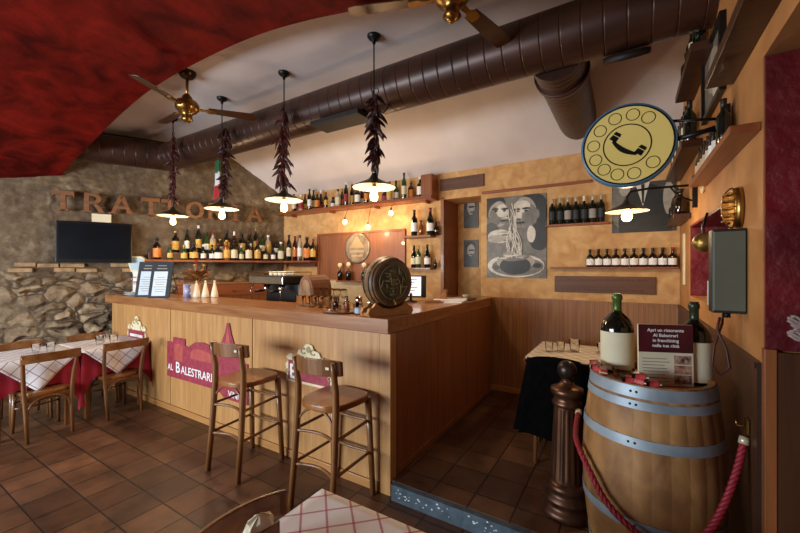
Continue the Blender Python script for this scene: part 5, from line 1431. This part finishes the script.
bottle('bordeaux', GDARK, None, CAPB, (RW - .05, 2.32, 2.22), 'taller dark bottle nearest the camera on the right wall shelf', GS, .8)
for i, (y, k) in enumerate(((2.95, 'bordeaux'), (3.09, 'burgundy'), (3.25, 'bordeaux'), (3.5, 'liquor'))):
    bottle(k, GDARK, CREAML if i == 1 else None, CAPB, (RW - .06, y, 3.01), 'dark bottle under the duct, %s from near end of the top right shelf' % ORD[i], GS, .95)
for i, (y, k, s) in enumerate(((3.92, 'squat', 1.0), (4.06, 'squat', 1.1), (4.22, 'bordeaux', .95), (4.38, 'squat', .95))):
    bottle(k, [GBRN, GDARK][i % 2], None if i != 2 else CREAML, CAPB, (RW - .06, y, 2.10), 'dark bottle on the low shelf by the wall lamp, %s from near end' % ORD[i], GS, s)
pic('framed_picture', 'black framed photograph on the right wall under the high shelf', (RW - .001, 2.83, 2.62), .52, .36, [(blob(0, .2, .15, .13, seed=4), 3), (blob(.1, .1, .12, .08, seed=5), 4)], 2, RRZ, BLACK, cat='picture')
# telephone sign
ps = thing('telephone_sign', 'round yellow telephone dial sign on a bracket from the right wall', 'sign', (-.006, 2.42, 2.33))
M().lathe([(.0001, -.03), (.222, -.03), (.228, -.026), (.228, .026), (.222, .03), (.0001, .03)], 56, 0, Rx(90), close=False).build('drum', BLUERIM, ps)
for sy in (1, -1):
    M().lathe([(.0001, 0), (.216, 0)], 56, 0, Tr(0, -.0306*sy, 0) @ Rx(90*sy), close=False).build('dial_face', YSIGN, ps)
m = M()
def ring(m, cx, cz, r, w):
    n = 40; vs = []
    for k in range(n):
        a = 2*PI*k/n
        for q in (r - w/2, r + w/2): vs.append((cx + q*math.cos(a), -.0322, cz + q*math.sin(a)))
    m.add(vs, [(2*k, 2*k+1, 2*((k+1) % n)+1, 2*((k+1) % n)) for k in range(n)])
for a in (52.7, 80, 110, 142, 173, 202, 228, 254, 282, 317): ring(m, .164*math.cos(R(a)), .164*math.sin(R(a)), .031, .004)
ring(m, 0, 0, .113, .006); ring(m, 0, 0, .214, .008)
m.build('dial_ring', BLKPLA, ps)
m = M()
hp_ = Tr(0, -.0315, .0) @ Ry(38)
def pl(poly): m.prism(poly, -.002, 0, 0, hp_)
top_ = [(-.072 + .144*k/12, -.010 - .008*math.sin(PI*k/12)) for k in range(13)]
bot_ = [(.072 - .144*k/12, -.024 - .020*math.sin(PI*k/12)) for k in range(13)]
pl(top_ + bot_)
for sx in (-1, 1):
    pl([(sx*.055, -.015), (sx*.095, -.015), (sx*.093, .012), (sx*.057, .012)]); pl([(sx*.054, .017), (sx*.094, .017), (sx*.090, .034), (sx*.060, .034)])
m.build('handset_emblem', BLKPLA, ps)
m = M(); m.tube([(.225, 0, .0), (RW - .03 - .004, 0, .03)], .014, 8); m.tube([(.20, 0, .10), (RW - .03 - .004, 0, .07)], .008, 8); m.box(RW - .03 - .004, RW - .0055, -.03, .03, -.03, .13)
m.build('bracket', BLACK, ps)
# wall lamp on an arm
wl = thing('wall_lamp', 'lit enamel lamp on a black arm from the right wall', 'lamp', (RW - .002, 3.49, 2.20), 0); WLS = Matrix.Diagonal((.85, .85, 1, 1))
M().box(-.03, 0, -.012, .012, -.10, .14).build('wall_plate', BLACK, wl, bevel=.003)
m = M(); m.tube([(-.02, 0, .07), (-.30, 0, .075), (-.42, 0, .065), (-.446, 0, .02), (-.446, 0, -.03)], .009, 8); m.tube([(-.02, 0, -.05), (-.12, 0, .0), (-.16, 0, .068)], .006, 8)
m.build('arm', BLACK, wl)
m = M(); m.lathe([(.018, .0), (.04, -.02), (.17, -.075), (.185, -.082), (.183, -.085)], 32, 0, Tr(-.446, 0, -.01) @ WLS, close=False); m.build('shade', SHADEG, wl)
m = M(); m.lathe([(.183, -.0855), (.169, -.079), (.04, -.026), (.02, -.018)], 32, 0, Tr(-.446, 0, -.01) @ WLS, close=False); m.build('shade_lining', LINING, wl)
M().lathe([(.0001, -.165), (.02, -.162), (.036, -.145), (.040, -.12), (.03, -.09), (.018, -.06), (.016, -.03)], 16, 0, Tr(-.446, 0, -.01)).build('bulb', BULB, wl)
L = bpy.data.lights.new('wall_lamp_light', 'POINT'); L.energy = 13; L.color = (1, .76, .48); L.shadow_soft_size = .045
lo = bpy.data.objects.new('wall_lamp_light', L); COL.objects.link(lo); lo.parent = wl; lo.location = (-.446, 0, -.19)
tag(M().tube([(-.004 - .0, .07*math.cos(a)*(1 - k*.02), .07*math.sin(a)*(1 - k*.02)) for k, a in enumerate([k*.45 for k in range(26)])], .007, 6).build('scroll_ornament', CREAM, None, (RW - .004, 3.22, 2.22)), 'small pale curled ornament on the wall beside the lamp arm', 'ornament')
# bulkhead lamp with ribs
bk = thing('bulkhead_lamp', 'oval ribbed bulkhead lamp above the grey wall box', 'lamp', (RW - .001, 2.24, 1.925), RRZ); bk.scale = (.9, .62, .92)
m = M(); m.lathe([(.085, 0), (.09, .01), (.085, .05), (.06, .055)], 28, 0, Matrix.Diagonal((.75, 1, 1.15, 1)) @ Rx(90)); m.build('base', BRASS, bk)
m = M(); m.ball((0, -.055, 0), .07, 20, 12, sc=(.78, .8, 1.22)); m.build('glass', SMOKE, bk)
m = M()
for z in (-.065, -.035, 0, .035, .065):
    w = .062*math.sqrt(1 - (z/.105)**2); m.tube([(w*math.cos(a), -.05 - .062*math.sin(a), z) for a in [PI*k/10 for k in range(11)]], .004, 6)
m.tube([(0, -.05 - .062*math.sin(a), .1*math.cos(a)) for a in [PI*k/10 for k in range(11)]], .004, 6)
m.build('cage', BRASS, bk)
# grey wall box with cable
gb = thing('wall_box', 'tall dark grey metal box on the right wall', 'box', (RW - .001, 2.19, 1.449))
M().box(-.118, 0, -.045, .045, 0, .375).build('case', GREYDK, gb, bevel=.006); M().box(-.113, -.005, -.050, -.0452, .012, .363).build('front', GREYBOX, gb, bevel=.003)
M().lathe([(.014, 0), (.014, .022)], 10, 0, Tr(-.06, 0, -.022)).build('cable_gland', BLACK, gb)
tag(M().tube([(0, 0, .0), (-.01, .0, -.06), (.02, -.015, -.14), (.03, -.02, -.22), (.0, -.02, -.26), (-.03, -.015, -.22), (-.02, -.005, -.13), (.012, .02, -.03), (.02, .06, .01)], .0055, 8).build('cable', surf('dark_red_cable', '#3a120c', '#4a1810', rough=.5), None, (RW - .085, 2.19, 1.426)), 'dark red cable looped below the grey wall box', 'cable')
# spot lamp and box of leaflets inside the far niche
sp = thing('spot_lamp', 'small round brass spot lamp behind the grey wall box', 'lamp', (RW - .001, 3.05, 1.80), RRZ)
sp.location = (RW + .07, 2.515, 1.79)
sp.location = bpx(704.5, 2.80, 1.80); sp.rotation_euler = (0, 0, 0)
M().ball((0, 0, 0), .06, 20, 12, sc=(1, .8, 1)).build('shell', surf('dull_brass_shell', '#8a7a58', '#a8976e', rough=.35, metal=.7), sp); M().lathe([(.05, 0), (.056, .004), (.056, .03)], 20, 0, Tr(0, -.03, 0) @ Rx(90)).build('lens', SMOKE, sp)
x_ = sp.location.x
M().tube([(0, .03, 0), (0, .05, .10), (.02, .05, 2.0 - 1.80 - .018)], .007, 8).build('stem', BLACK, sp)
lx = bpx(711, 2.86, 0)[0]
for i in range(4):
    tag(M().box(-.012, .012, -.07, .07, 0, .15).build('booklet', [BLUE, WHITE, surf('sky_blue_cover', '#3f8fc0', '#4f9fd0', rough=.5), BLUE][i], None, (lx + .01 + .027*i, 2.90, 1.4205)), 'pale blue booklet in the red niche, %s from left' % ORD[i], 'booklet', 'booklets in the red niche')
# pale relief on the red recess wall
rl = M(); rnd = random.Random(8)
for k in range(9):
    z = .09 - .018*k; w = .07 + .02*math.sin(k*1.1)
    rl.tube([(-w*.5 + w*q/8, .0, z*.5 + .006*math.sin(q*1.2 + k) - .02*q/8) for q in range(9)], .006, 6)
tag(rl.build('wall_relief', surf('pale_plaster_relief', '#96807a', '#a8928a', rough=.8), None, (.545, 1.910, 1.425)), 'pale plaster relief on the dark red recess wall', 'ornament')

# ------------------------------------------------------------------ light
def area(name, loc, rot, sx, sy, e, col):
    L = bpy.data.lights.new(name, 'AREA'); L.shape = 'RECTANGLE'; L.size = sx; L.size_y = sy; L.energy = e; L.color = col
    o = bpy.data.objects.new(name, L); COL.objects.link(o); o.location = loc; o.rotation_euler = rot
    return o
area('window_daylight', (-4.6, -3.12, 1.55), (R(62), 0, 0), 4.4, 1.3, 420, (.80, .90, 1))
w = bpy.data.worlds.new('world'); SC.world = w; w.use_nodes = True
w.node_tree.nodes['Background'].inputs[0].default_value = (.75, .85, 1, 1); w.node_tree.nodes['Background'].inputs[1].default_value = .35
SC.view_settings.view_transform = 'Standard'; SC.view_settings.look = 'None'; SC.view_settings.gamma = 1; SC.view_settings.use_curve_mapping = False
SC.view_settings.exposure = .16
